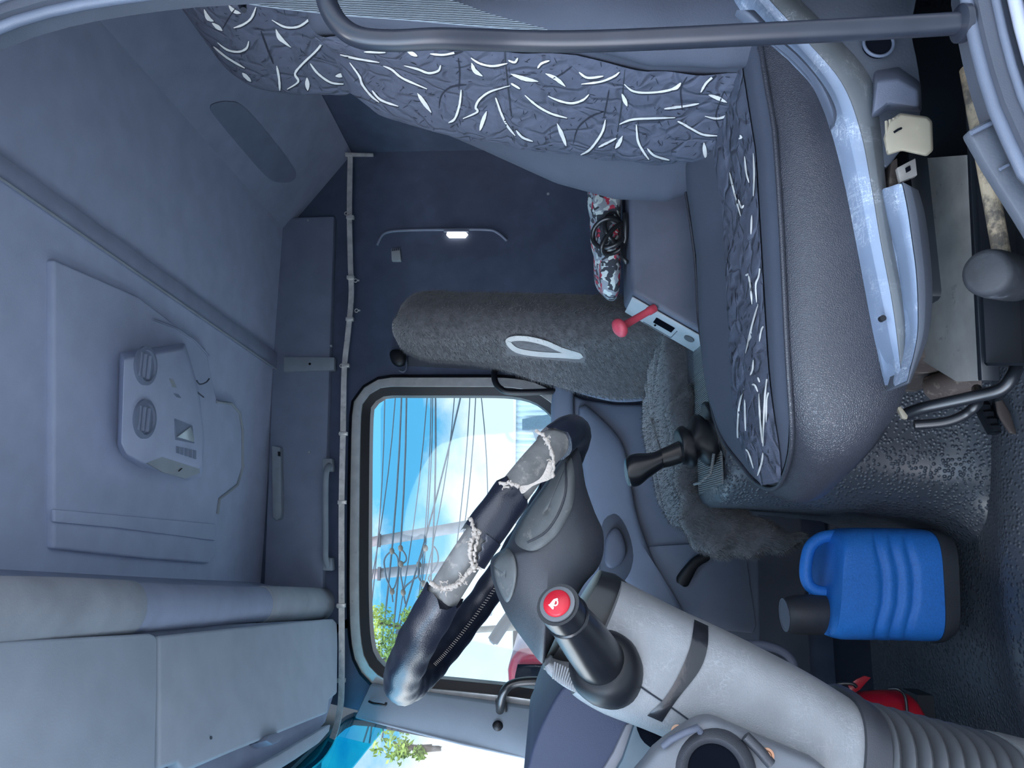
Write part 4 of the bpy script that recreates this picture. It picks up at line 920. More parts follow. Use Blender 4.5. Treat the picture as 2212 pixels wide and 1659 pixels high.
MB().slab(fl_, .802, .003, 2).build('torn_flap', MT['fray'], SW, ang=80)
for k_ in FRS: FRS[k_].build('frayed_edge', MT['fray'], SW, ang=80)
# spokes and hub seen from below
hb_ = MB()
HUBP = [(1246, 968), (1256, 1000), (1264, 1050), (1284, 1108), (1301, 1148), (1301, 1195), (1288, 1228), (1262, 1258), (1240, 1295), (1210, 1350), (1182, 1410), (1170, 1428), (1140, 1390), (1104, 1340), (1078, 1290), (1064, 1245), (1061, 1212), (1072, 1196), (1092, 1182), (1106, 1155), (1128, 1115), (1160, 1070), (1188, 1030), (1208, 1000), (1228, 975)]
hb_.inflate(HUBP, 1.02, .105, 2.6, st=10, k=3)
hb_.build('hub', MT['hub'], SW, ang=70)
BHU = BVHTree.FromPolygons(hb_.v, hb_.f)
hq = MB(); patch(hq, BHU, [(1232, 985), (1240, 1030), (1238, 1080), (1224, 1120), (1198, 1160), (1160, 1188), (1130, 1186), (1114, 1168), (1124, 1138), (1150, 1095), (1182, 1052), (1212, 1008)], 0, .003)
hq.build('spoke_pad', MT['worn'], SW, ang=70, solid=.003)
hq = MB(); patch(hq, BHU, [(1068, 1222), (1078, 1202), (1095, 1186), (1110, 1200), (1116, 1235), (1110, 1275), (1098, 1300), (1086, 1285), (1074, 1255)], 0, .003)
hq.build('spoke_pad', MT['worn'], SW, ang=70, solid=.003)
m = MB(); stp = [(1222, 1000), (1222, 1060), (1206, 1110), (1178, 1150), (1140, 1172)]
for P in (stp,):
    q_ = []
    for p in sm([Vector((a, b, 0)) for a, b in P], 5):
        d = ray(p.x, p.y).normalized(); h = BHU.ray_cast(CAM, d)
        if h[0]: q_.append(h[0]-d*.0045)
    m.tube(q_, .0016, 6)
m.build('pad_groove', MT['hub'], SW)
# ------------------------------------------------------------------ column
SCO = thing('steering_column', 'scuffed grey steering column shroud with ribbed rubber bellows at its foot', 'steering column', tuple(at(2212, 1640, 1.0)))
MB().xloft([(1172, 1440, 1298, 1232), (1200, 1452, 1330, 1240), (1240, 1470, 1352, 1256)], 1.0, .062, 3, n=28).build('column_collar', MT['cable'], SCO, ang=60)
CO = MB(); CO.xloft([(1232, 1488, 1338, 1250), (1250, 1502, 1362, 1262), (1300, 1530, 1420, 1292), (1380, 1560, 1480, 1322), (1450, 1592, 1560, 1358), (1560, 1660, 1660, 1408), (1680, 1735, 1740, 1450), (1770, 1790, 1800, 1486), (1785, 1800, 1822, 1500)], 1.0, .085, 3.2, n=40, k=3)
CO.build('shroud', MT['column'], SCO, ang=60)
BCO = BVHTree.FromPolygons(CO.v, CO.f)
def onco(x, y, lift=.001):
    d = ray(x, y).normalized(); h = BCO.ray_cast(CAM, d)
    return (h[0]-d*lift) if h[0] else at(x, y, .915)
rb = MB(); rb.xloft([(1176, 1432, 1190, 1420), (1182, 1450, 1215, 1428), (1215, 1478, 1262, 1432), (1245, 1492, 1282, 1440), (1262, 1488, 1285, 1452)], .945, .03, 3, k=3, n=20); rb.build('switch_housing', MT['column'], SCO, ang=60)
m = MB()
for i in range(16):
    x = 1196+i*4.6; y = 1452+i*2.6
    m.tube([at(x+3+i*1.1, y-22, .913), at(x, y+4, .911), at(x-2, y+14, .913)], .0011, 5)
m.build('grip_rib', MT['column'], SCO)
m = MB(); m.xloft([(1352, 1452, 1400, 1395), (1420, 1500, 1452, 1452), (1432, 1545, 1448, 1530), (1408, 1530, 1430, 1505)], .95, .03, 3, k=2); 
wrp = MB(); W0 = [(1500, 1338), (1490, 1400), (1460, 1470), (1430, 1515), (1398, 1546)]; W1_ = [(1530, 1352), (1528, 1400), (1510, 1450), (1462, 1512), (1430, 1560)]
wrp.grid([[onco(x, y, .0015) for x, y in sm([Vector((a, b, 0)) for a, b in W0], 6) for x, y in [(x, y)]] if False else [onco(p.x, p.y, .0018) for p in sm([Vector((a, b, 0)) for a, b in W0], 6)], [onco((p.x+q.x)/2, (p.y+q.y)/2, .003) for p, q in zip(sm([Vector((a, b, 0)) for a, b in W0], 6), sm([Vector((a, b, 0)) for a, b in W1_], 6))], [onco(p.x, p.y, .0018) for p in sm([Vector((a, b, 0)) for a, b in W1_], 6)]])
wrp.build('tape_wrap', MT['tape'], SCO, ang=70)
m = MB()
for P in ([(1333, 1448), (1400, 1495), (1455, 1532), (1520, 1580), (1575, 1630)], ):
    m.tube([onco(p.x, p.y, .0008) for p in sm([Vector((a, b, 0)) for a, b in P], 5)], .0011, 5)
m.build('shroud_seam', MT['seam'], SCO)
# foot: clamp band and bellows
MB().xloft([(1780, 1800, 1818, 1488), (1800, 1810, 1832, 1486), (1815, 1815, 1850, 1500), (1830, 1820, 1868, 1512)], 1.0, .092, 3, n=36).build('clamp_band', MT['hub'], SCO, ang=50)
bel = MB(); pr = []
nb_ = 9
for i in range(nb_*6+1):
    t = i/(nb_*6); ph = (i % 6)/6
    w_ = 1-.15*(.5+.5*cos(2*pi*ph))**1.5
    ax_, ay_ = 1868+(2165-1868)*t, 1512+(1590-1512)*t**.9
    bx_, by_ = 1800+(2090-1800)*t, 1860+(1835-1860)*t
    cx, cy = (ax_+bx_)/2, (ay_+by_)/2
    pr.append((cx+(bx_-cx)*w_, cy+(by_-cy)*w_, cx+(ax_-cx)*w_, cy+(ay_-cy)*w_, 1.0, .10*w_*(1-.12*t)))
bel.xloft(pr, n=36, ex=2.6).build('bellows', MT['bellow'], SCO, ang=60)
MB().xloft([(2092, 1835, 2160, 1588), (2120, 1845, 2185, 1592), (2280, 1870, 2320, 1625)], 1.0, .088, 2.6, n=32).build('foot_sleeve', MT['column'], SCO, ang=60)
# stalk with horn button
tip = at(1205, 1306, .775); ba = at(1300, 1432, .90); sd_ = (tip-ba).normalized()
stk = thing('stalk', '', '', tuple(SCO['_o'])) if False else None
s1 = MB().lathe([(0, -.05), (.036, -.05), (.041, -.03), (.0425, -.012), (.040, .0), (.034, .008), (.0285, .010), (0, .010)], ba, sd_, 32).build('stalk_boot', MT['rubber'], SCO, ang=60)
ln = (tip-ba).length
stm = MB().lathe([(.030, -.015), (.0295, .0), (.027, ln*.4), (.0245, ln*.62), (.022, ln*.78), (.0225, ln*.9), (.0225, ln)], ba, sd_, 28).build('stalk', MT['stalk'], SCO, ang=60)
MB().lathe([(.0195, 0), (.0235, .001), (.0240, .004), (.0225, .006)], ba+sd_*(ln*.80), sd_, 28, cap=False).build('stalk_ring', MT['stalk'], stm)
MB().lathe([(.0145, -.002), (.0185, -.002), (.0185, .002), (.0145, .0025)], tip, sd_, 28).build('button_ring', MT['chrome'], stm)
fd2 = (CAM-tip).normalized()*.55+sd_*.45; fd2.normalize()
hbn = MB().lathe([(.0142, .0), (.0142, .004), (.0125, .0062), (0, .0068)], tip, sd_, 28).build('horn_button', MT['red'], stm, ang=50); hbn['label'] = 'red horn button'
# white horn symbol
def hz(x, y):                          # zoomed photo coordinates of the button (720,1100 origin)
    d = ray(720+x/2.9105, 1100+y/2.9105); o_ = tip+sd_*.0070; return CAM+d*((o_-CAM).dot(sd_)/d.dot(sd_))
sy = MB()
def flat(P, k=1): P = [hz(*p) for p in P]; sy.prism(P, sd_*.0006)
flat([(1352, 602), (1362, 598), (1388, 618), (1384, 630), (1376, 628)])
flat([(1360, 600), (1386, 568), (1398, 564), (1410, 560), (1414, 570), (1396, 578), (1384, 618)])
sy.tube([hz(*p) for p in sm([Vector((1396, 566, 0)), Vector((1410, 580, 0)), Vector((1408, 598, 0)), Vector((1394, 606, 0)), Vector((1388, 600, 0))], 4) for p in [(p.x, p.y)]], .0007, 5)
sy.build('horn_symbol', MT['white'], hbn)
# ------------------------------------------------------------------ dashboard
DB = thing('dashboard', 'blue-grey leather-grained dashboard hood behind the steering column', 'dashboard', (-.55, 1.3, .45))
m = MB(); m.slab([(1138, 1700), (1142, 1650), (1156, 1600), (1180, 1545), (1212, 1490), (1250, 1462), (1300, 1448), (1360, 1470), (1405, 1545), (1390, 1590), (1330, 1665), (1290, 1720)], 1.12, .5, 3)
m.build('instrument_hood', MT['dashl'], DB, bev=.02, seg=4, ang=60)
m = MB(); m.slab([(1136, 1712), (1140, 1650), (1153, 1598), (1177, 1543), (1209, 1487), (1247, 1458), (1252, 1464), (1216, 1492), (1186, 1546), (1161, 1602), (1148, 1652), (1143, 1712)], 1.16, .4, 2); m.build('hood_edge', MT['cable'], DB, ang=60)
m = MB(); m.slab([(1280, 1700), (1325, 1625), (1352, 1566), (1372, 1556), (1385, 1600), (1330, 1720)], 1.115, .03); m.build('cluster_strip', MT['dashp'], DB, bev=.003)
m = MB(); m.slab([(1300, 1720), (1345, 1640), (1372, 1560), (1400, 1530), (1460, 1590), (1400, 1720)], 1.105, .02); m.build('cluster_panel', MT['slate'], DB, bev=.002)
m = MB(); m.inflate([(1376, 1560), (1390, 1545), (1420, 1550), (1450, 1580), (1462, 1600), (1440, 1610), (1405, 1608), (1382, 1590)], 1.07, .04, 3, k=3); m.build('switch_recess', MT['black'], DB, ang=70)
m = MB(); m.slab([(1395, 1652), (1440, 1605), (1500, 1565), (1530, 1555), (1560, 1560), (1640, 1595), (1730, 1632), (1790, 1665), (1790, 1740), (1370, 1740)], .872, .035, 2); vp = m.build('vent_panel', MT['vent'], DB, bev=.012, seg=4, ang=50)
vc = at(1543, 1666, .868); vn = Vector((.12, -.95, .2)).normalized()
MB().lathe([(.026, -.01), (.028, .006), (.034, .010), (.040, .006), (.043, 0), (.044, -.004)], vc, vn, 40, cap=False).build('vent_ring', MT['hub'], DB, ang=60)
MB().lathe([(.0285, .0035), (.02, .0025), (0, .002)], vc, vn, 40).build('vent_bowl', MT['black'], DB)
MB().tube([at(1432, 1612, .87), at(1450, 1597, .866), at(1480, 1582, .864), at(1506, 1572, .864), at(1512, 1580, .87)], .004, 8).build('panel_clip', MT['plast'], DB, ang=80)
MB().slab([(1410, 1570), (1440, 1600), (1446, 1596), (1438, 1545), (1460, 1545), (1446, 1534)], 1.06, .02).build('wiring_clip', MT['plast'], DB, bev=.002)
cs_ = MB()
for x, y, Y in ((1657, 1631, .856), (1464, 1580, .905)):
    s_ = MB().lathe([(.0075, 0), (.0075, .001), (.005, .0014), (.0042, .003), (0, .0034)], at(x, y, Y+.012), (.1, -.9, .3), 20).build('copper_screw', MT['copper'], DB, ang=50)
MB().tube([at(1610, 1590, .868), at(1640, 1620, .866), at(1665, 1650, .866)], .006, 8).build('panel_strut', MT['hub'], DB, ang=80)
MB().box((-.58, 1.62, .50), (.24, 1.35, .36)).build('dash_body', MT['dashl'], DB, bev=.04, seg=4)
# a loop of black cable trim at the hood's far corner
MB().tube(sm([at(1175, 1545, 1.40), at(1168, 1530, 1.40), at(1180, 1510, 1.40), at(1195, 1490, 1.40)], 4), .008, 8).build('corner_trim', MT['cable'], DB, ang=80)
# wheel-shaped plastic piece peeking from behind the column
m = MB(); m.tube(sm([at(1612, 1392, 1.45), at(1650, 1394, 1.45), at(1690, 1408, 1.45), at(1712, 1430, 1.45), at(1715, 1450, 1.45)], 5), .008, 10); m.tube([at(1660, 1420, 1.45), at(1695, 1440, 1.45)], .006, 8)
tag(m.build('pedal_bracket', MT['plast'], ang=80), 'grey curved bracket showing behind the middle of the steering column', 'bracket')
# ------------------------------------------------------------------ overhead storage
OS = thing('overhead_locker', 'pale grey overhead locker with two flap doors and a padded roll edge', 'locker', (-.35, 1.6, 1.45))
ZR = 1.50
U = [(-640, 1242), (-40, 1249), (150, 1252), (300, 1258), (450, 1264), (560, 1268), (690, 1272), (712, 1274)]; Lo = [(-640, 1456), (-40, 1396), (150, 1380), (300, 1368), (450, 1355), (560, 1345), (690, 1337), (712, 1335)]
def roll(mb, t0, t1, grow=0):
    Uu = sm([az(x, y, ZR) for x, y in U], 8); Ll = sm([az(x, y, ZR) for x, y in Lo], 8); n = len(Uu); loops = []
    i0, i1 = int(t0*(n-1)), int(t1*(n-1))
    for i in range(i0, i1+1):
        c = (Uu[i]+Ll[i])/2; h = (Uu[i]-Ll[i])/2; h.y = 0; r = h.length+grow
        loops.append([c+Vector((r*cos(a), 0, .018+r*.75*sin(a))) for a in [2*pi*k/24 for k in range(24)]])
    mb.loft(loops); return mb
UUx = [p[0] for p in [pix(q) for q in sm([az(x, y, ZR) for x, y in U], 8)]]
def tt(x): return min(range(len(UUx)), key=lambda i: abs(UUx[i]-x))/(len(UUx)-1)
roll(MB(), 0, tt(708)).build('roll_core', MT['headdark'], OS, ang=70)
roll(MB(), 0, tt(297), .003).build('roll_pad', MT['pad'], OS, bev=.003, ang=60)
roll(MB(), tt(575), 1, .003).build('roll_pad', MT['pad'], OS, bev=.003, ang=60)
pp0 = Vector((-.20, 0, 1.485)); pn = Vector((-.28, 0, 1)).normalized()
def pl_(x, y, d=0): return atp(x, y, pp0+pn*d, pn)
def flap(mb, pts, d=0, th=.025): return mb.prism([pl_(x, y, d) for x, y in pts], pn*th)
flap(MB(), [(-640, 1438), (-80, 1388), (325, 1367), (337, 1372), (341, 1385), (340, 1500), (335, 1740), (-640, 1740)]).build('flap_door', MT['locker'], OS, bev=.007, seg=3)
fd_ = flap(MB(), [(345, 1372), (500, 1356), (700, 1337), (720, 1336), (729, 1345), (730, 1400), (729, 1498), (712, 1512), (709, 1540), (640, 1568), (500, 1625), (400, 1668), (385, 1648), (345, 1662)]).build('flap_door', MT['locker'], OS, bev=.007, seg=3)
MB().lathe([(.0, 0), (.003, 0), (.003, .002), (0, .002)], pl_(455, 1594, -.0005), -pn, 12).build('screw', MT['shell_d'], fd_)
m = MB().prism([pl_(x, y, .03) for x, y in ((-640, 1430), (-80, 1378), (712, 1338), (722, 1495), (702, 1560), (655, 1612), (560, 1700), (400, 1800), (-640, 1800))], pn*.04); m.build('locker_body', MT['headdark'], OS)
m = MB(); m.prism([pl_(x, y, -.012) for x, y in ((575, 1600), (580, 1588), (600, 1582), (612, 1590), (604, 1602), (590, 1608))], pn*.04); m.build('latch', MT['cornice'], OS, bev=.003)
m = MB(); m.prism([pl_(x, y, .012) for x, y in ((470, 1700), (600, 1632), (700, 1572), (715, 1564), (712, 1580), (690, 1605), (640, 1640), (560, 1690))], pn*.03); m.build('front_rail', MT['locker'], OS, bev=.004)
m = MB(); Uu = sm([az(x, y, ZR) for x, y in U], 8); m.grid([[p+Vector((-.02, 0, .01)) for p in Uu], [Vector((p.x+.02, p.y, ZC+.01)) for p in Uu]], (-.03, 0, 0)); m.build('back_panel', MT['headdark'], OS)
# ------------------------------------------------------------------ ceiling console and moulded roof panel
def cz(pts, z): return [az(x, y, z) for x, y in pts]
RP = thing('roof_panel', 'moulded grey roof panel with a stepped rounded corner around the console', 'roof panel', (.2, 1.7, ZC))
out_ = [(118, 560), (300, 640), (445, 752), (468, 862), (500, 868), (518, 890), (525, 930), (526, 1010), (515, 1050), (492, 1068), (474, 1080), (470, 1130), (466, 1200), (452, 1217), (300, 1205), (118, 1185)]
MB().prism(cz(out_, ZC-.016), (0, 0, .02)).build('panel', MT['headliner'], RP, bev=.006, seg=3)
MB().prism(cz([(120, 1100), (250, 1112), (465, 1132), (467, 1168), (250, 1140), (120, 1128)], ZC-.024), (0, 0, .01)).build('panel_ridge', MT['headliner'], RP, bev=.003)
MB().tube(cz([(468, 868), (500, 872), (518, 892), (524, 930), (524, 1010), (513, 1048), (490, 1066), (474, 1078), (470, 1110)], ZC-.018), .004, 8).build('edge_bead', MT['plast_l'], RP, ang=80)
MB().tube(cz([(330, 690), (380, 708), (420, 735), (450, 768)], ZC-.018), .003, 8).build('edge_bead', MT['headdark'], RP, ang=80)
CC = thing('ceiling_console', 'grey ceiling console box with two round dials and a clear lamp', 'ceiling console', tuple(az(340, 900, ZC-.02)))
b0 = cz([(258, 760), (252, 960), (262, 985), (300, 1010), (352, 1022), (405, 1040), (436, 1030), (442, 950), (430, 840), (400, 740)], ZC-.016)
b1 = cz([(268, 775), (262, 958), (272, 980), (312, 1002), (352, 985), (432, 1010), (436, 1000), (436, 940), (424, 845), (395, 752)], ZC-.075)
MB().loft([b0, b1]).build('console_shell', MT['headliner'], CC, bev=.006, seg=3, ang=40)
def cdisc(x, y, r, h, m_, nm, pr=None): 
    return MB().lathe([(r, 0), (r, h), (r*.8, h*1.3), (r*.75, h*.6), (0, h*.6)], az(x, y, ZC-.075), (0, 0, -1), 28).build(nm, m_, pr or CC, ang=40)
for x, y in ((312, 790), (310, 905)):
    d = cdisc(x, y, .042, .006, MT['cornice'], 'dial')
    for k in (-1, 0, 1): MB().box(az(x, y, ZC-.081)+Vector((0, k*.018, 0)), (.05, .004, .006)).build('vane', MT['headdark'], d)
MB().prism(cz([(366, 818), (375, 820), (382, 838), (373, 836)], ZC-.0765), (0, 0, .002)).build('label', MT['plast_l'], CC)
MB().prism(cz([(376, 850), (386, 852), (392, 860), (383, 858)], ZC-.0765), (0, 0, .002)).build('switch', MT['cornice'], CC)
MB().prism(cz([(378, 905), (416, 920), (420, 958), (380, 950)], ZC-.077), (0, 0, .003)).build('lamp_frame', MT['cornice'], CC)
MB().prism(cz([(384, 944), (412, 922), (419, 940), (420, 955)], ZC-.080), (0, 0, .004)).build('lamp_lens', MT['lens'], CC, bev=.001)
for i in range(5): MB().prism(cz([(382+i*9, 964+i*2), (388+i*9, 965+i*2), (388+i*9, 980+i*3), (382+i*9, 978+i*3)], ZC-.077), (0, 0, .003)).build('button', MT['cornice'], CC)
MB().prism(cz([(318, 1000), (352, 984), (430, 1008), (432, 1022), (400, 1034), (352, 1020)], ZC-.070)+[], (0, 0, .004)).build('end_panel', MT['plast_l'], CC)
MB().tube(cz([(386, 1018), (393, 1012)], ZC-.072), .0012, 5).build('slot', MT['black'], CC)
# dangling bits by the console
m = MB(); m.tube(sm(cz([(425, 822), (432, 830), (445, 826), (452, 818)], ZC-.05), 4), .002, 6); m.tube(sm(cz([(424, 845), (432, 852), (440, 858)], ZC-.05), 4), .002, 6)
m.build('wire_end', MT['plast'], CC, ang=80)
# ------------------------------------------------------------------ far wall: strip lamp, grab handle, curtain rail
LS = thing('strip_light', 'long grey strip light on the cornice above the far window', 'light', tuple(at(597, 1040, YF-.05)))
MB().slab([(586, 962), (606, 966), (608, 1100), (606, 1120), (597, 1125), (588, 1118)], YF-.055, .03).build('housing', MT['fitting'], LS, bev=.004)
MB().slab([(600, 975), (605, 976), (605, 986), (600, 985)], YF-.058, .006).build('switch', MT['rubber'], LS)
GH = thing('ceiling_grab_handle', 'grey grab handle mounted above the far window under the strip light', 'grab handle', tuple(at(707, 1110, YF-.06)))
MB().tube(sm([at(712, 1005, YF-.055), at(706, 1015, YF-.085), at(703, 1050, YF-.088), at(703, 1170, YF-.088), at(703, 1205, YF-.085), at(708, 1222, YF-.055)], 5), .0095, 12).build('grip', MT['fitting'], GH, ang=80)
for y in (1000, 1215): MB().slab([(696, y-10), (717, y-10), (719, y+18), (697, y+18)], YF-.06, .03).build('end_mount', MT['fitting'], GH, bev=.005)
RL = thing('curtain_rail', 'pale metal curtain rail running above the far window', 'curtain rail', tuple(at(750, 900, YF-.06)))
rp_ = [at(757, 333, 2.40), at(755, 450, 2.40), at(757, 560, 2.40), at(759, 640, 2.40), at(752, 720, 2.40), at(744, 800, 2.40), at(741, 940, 2.40), at(738, 1090, 2.40), at(738, 1300, 2.40), at(738, 1480, 2.38)]
zr = rp_[-1].z
rp_ += [az(x, y, zr) for x, y in ((733, 1540), (722, 1585), (704, 1622), (680, 1650), (630, 1685))]
rp_ = sm(rp_, 6)
m = MB(); loops = []
for i, p in enumerate(rp_):
    t = (rp_[min(len(rp_)-1, i+1)]-rp_[max(0, i-1)]).normalized(); u = Vector((0, 0, 1)); w = t.cross(u).normalized()
    loops.append([p+w*a+u*b for a, b in ((-.003, -.009), (.003, -.009), (.003, .009), (-.003, .009))])
m.loft(loops).build('rail_track', MT['rail'], RL, ang=40)
MB().slab([(745, 329), (806, 331), (806, 336), (745, 336)], 2.39, .01).build('end_bar', MT['rail'], RL, bev=.001)
for i, (x, y) in enumerate(((757, 470), (758, 600), (756, 690), (747, 790), (742, 937), (739, 1085), (737, 1308), (737, 1470))):
    MB().box(at(x, y, 2.395), (.012, .016, .026)).build('rail_clip', MT['rail'], RL, bev=.001)
hk = None; hl = ['on the rail near its rear end', 'third from the rear end of the rail', 'above the rear edge of the far window', 'just forward of the window rear edge', 'above the middle of the far window', 'above the front half of the far window', 'above the front corner of the far window']
for i, (x, y) in enumerate(((748, 461), (768, 606), (770, 671), (738, 790), (736, 937), (734, 1086), (731, 1309))):
    sgn = 1 if x > 760 else -1
    q = at(x, y, 2.392)
    if hk is None:
        hk = thing('curtain_glider', 'small metal curtain glider '+hl[0], 'glider', tuple(q), 'curtain gliders on the rail')
        MB().tube([q+Vector((.006*cos(a), 0, .006*sin(a))) for a in [2*pi*k/14 for k in range(14)]], .0015, 6, True).build('eyelet', MT['rail'], hk, ang=80)
        MB().box(q+Vector((.0, .0, -.009)), (.005, .004, .008)).build('shank', MT['rail'], hk); q0 = q
    else: dup(hk, q-q0, 'small metal curtain glider '+hl[i])
# screws on the upper wall
so_ = None
for i, (x, y, Y) in enumerate(((665, 476, YF-.032), (715, 747, YF-.032), (669, 786, YF-.046), (668, 977, YF-.032))):
    lb = ('small pale screw on the cornice near the slanted panel', 'small pale screw on the cornice just above the rail beside the upright cover strip', 'dark screw in the upright cover strip', 'small pale screw on the cornice beside the strip light')[i]
    m = MB().lathe([(.0, -.006), (.004, -.006), (.004, 0), (.0035, .002), (0, .0028)], at(x, y, Y), (0, -1, 0), 12)
    tag(m.build('screw', MT['plast_l'] if i != 2 else MT['black']), lb, 'screw', 'screws along the cornice')
# sleeper wall: reading lamp slit, moulded groove, white connector
RLP = thing('reading_lamp', 'bright slim reading lamp glowing in the dark sleeper wall', 'lamp', tuple(at(990, 506, YF-.02)))
MB().slab([(966, 500), (1005, 500), (1011, 506), (1005, 513), (970, 513), (964, 507)], YF-.012, .008).build('lamp_lens', MT['lamp'], RLP, bev=.002)
MB().slab([(958, 497), (1012, 497), (1012, 500), (958, 500)], YF-.016, .012).build('lamp_hood', MT['cornice'], RLP, bev=.001)
m = MB().tube(sm([at(815, 530, YF-.004), at(830, 505, YF-.004), at(870, 498, YF-.004), at(960, 496, YF-.004), at(1050, 496, YF-.004), at(1075, 503, YF-.004), at(1095, 520, YF-.004)], 5), .005, 8); struct(m.build('trim_17', MT['cornice'], ang=80), 'moulded groove in the sleeper wall')
CN = thing('white_connector', 'small white plug hanging on the dark sleeper wall below the rail', 'plug', tuple(at(864, 551, YF-.02)))
MB().slab([(845, 542), (864, 540), (866, 563), (846, 563)], YF-.015, .018).build('plug_body', MT['plast_l'], CN, bev=.002)
m = MB()
for i in range(5): m.tube([at(846+i*4, 542, YF-.012), at(847+i*4, 537, YF-.012)], .0012, 5)
m.build('plug_pin', MT['plast_l'], CN)
tag(MB().lathe([(0, 0), (.005, 0), (.005, .002), (0, .003)], at(1184, 419, YF-.001), (0, -1, 0), 14).build('wall_stud', MT['plast_l']), 'tiny bright stud on the sleeper wall beside the driver backrest', 'stud')
# moulding lines of the rear corner
m = MB().slab([(805, 236), (820, 262), (880, 266), (960, 268), (960, 272), (880, 271), (816, 268), (798, 240)], YF-.01, .01); struct(m.build('trim_18', MT['cornice'], bev=.001), 'raised moulding on the sleeper wall')
# belt on the far pillar
BG = thing('passenger_belt', 'dark seat belt on the far door pillar beside the fleece seat back', 'seat belt', tuple(at(1060, 785, YF-.03)))
MB().inflate([(842, 765), (850, 756), (868, 757), (878, 768), (876, 786), (862, 792), (848, 785)], YF-.03, .02, 3, k=3).build('belt_guide', MT['rubber'], BG, ang=70)
MB().slab([(880, 772), (1070, 778), (1070, 800), (882, 790)], YF-.012, .004).build('webbing', MT['shell_d'], BG)
MB().tube(sm([at(862, 800, YF-.03), at(872, 803, YF-.03), at(878, 792, YF-.03), at(876, 770, YF-.03)], 4), .004, 8).build('guide_loop', MT['plast'], BG, ang=80)
# black grab handles on the far door frame
G1 = thing('door_grab_handle', 'black tubular grab handle at the rear edge of the far window', 'grab handle', tuple(at(1150, 845, YF-.06)))
MB().tube(sm([at(1072, 788, YF-.02), at(1068, 805, YF-.05), at(1070, 825, YF-.065), at(1082, 840, YF-.07), at(1105, 847, YF-.07), at(1180, 846, YF-.07), at(1230, 840, YF-.05), at(1250, 835, YF-.02)], 6), .0105, 12).build('grip', MT['rubber'], G1, ang=80)
MB().slab([(1062, 784), (1082, 784), (1080, 800), (1064, 800)], YF-.03, .025).build('end_mount', MT['rubber'], G1, bev=.003)
G2 = thing('pillar_grab_handle', 'black grab handle at the front lower edge of the far window', 'grab handle', tuple(at(1100, 1500, 2.34)))
MB().tube(sm([at(1080, 1535, 2.38), at(1082, 1515, 2.34), at(1090, 1492, 2.32), at(1108, 1477, 2.32), at(1150, 1471, 2.32), at(1230, 1474, 2.33)], 6), .0125, 12).build('grip', MT['cable'], G2, ang=80)
MB().slab([(1069, 1510), (1094, 1515), (1096, 1540), (1072, 1540)], 2.375, .03).build('end_mount', MT['cable'], G2, bev=.005)
PLG = MB().lathe([(0, -.002), (.0165, -.002), (.0165, .002), (.012, .007), (0, .009)], at(1075, 1569, 2.385), (0, -1, 0), 24); tag(PLG.build('pillar_plug', MT['rubber'], ang=60), 'round black plug in the pale windscreen pillar trim', 'plug')
m = MB().tube(sm([at(797, 1515, 2.385), at(806, 1519, 2.375), at(820, 1521, 2.37), at(832, 1523, 2.37), at(834, 1517, 2.372)], 4), .0035, 8); tag(m.build('coat_hook', MT['rubber'], ang=80), 'small black hook at the top of the windscreen pillar trim', 'hook')
# ------------------------------------------------------------------ far door
DR = MB(); DY = 2.40
DR.slab([(1222, 845), (1260, 862), (1330, 872), (1400, 872), (1470, 900), (1560, 980), (1640, 1100), (1645, 1375), (1640, 1440), (1300, 1540), (1225, 1530)], DY, .04, 1)
dr = DR.build('door_1', MT['doorp'], bev=.012, seg=3); struct(dr, 'blue-grey far door panel with a window crank')
m = MB(); m.xloft([(1196, 1530, 1240, 1530), (1200, 1400, 1243, 1400), (1196, 1200, 1243, 1200), (1192, 1000, 1243, 1000), (1190, 880, 1240, 870), (1196, 838, 1240, 832)], DY+.005, .035, 3.5, k=2); m.build('window_ledge', MT['doorp'], dr, ang=70)
m = MB(); m.inflate([(1250, 880), (1300, 905), (1345, 960), (1362, 1040), (1378, 1120), (1420, 1230), (1480, 1330), (1440, 1340), (1380, 1300), (1320, 1230), (1280, 1150), (1258, 1040)], DY-.005, .03, 4, k=3); m.build('door_bulge', MT['doorp'], dr, ang=70)
m = MB(); m.slab([(1298, 1140), (1318, 1108), (1340, 1112), (1362, 1150), (1372, 1200), (1362, 1236), (1340, 1262), (1300, 1268)], DY-.035, .04, 3); m.build('handle_recess', MT['doorp_d'], dr, bev=.006)
m = MB(); m.inflate([(1308, 1165), (1326, 1140), (1342, 1150), (1352, 1185), (1345, 1212), (1322, 1228), (1306, 1215)], DY-.045, .014, 3, k=3); m.build('door_handle', MT['plast'], dr, ang=70)
m = MB(); m.slab([(1400, 1180), (1480, 1175), (1580, 1175), (1612, 1195), (1634, 1350), (1628, 1368), (1560, 1362), (1480, 1355), (1400, 1300)], DY-.012, .02, 1); m.build('door_pocket', MT['doorp'], dr, bev=.005)
m = MB(); m.xloft([(1462, 1258, 1478, 1268), (1461, 1248, 1486, 1266), (1468, 1236, 1492, 1256), (1490, 1210, 1508, 1226), (1510, 1196, 1530, 1212), (1525, 1192, 1534, 1206)], DY-.04, .012, 2.4, k=3, n=18); m.build('window_crank', MT['rubber'], dr, ang=80)
MB().box((-.3, YF-.02, .17), (1.1, .05, .34)).build('lower_door', MT['doorp_d'], dr)  # darker door colour stands in for shade on the unlit lower part
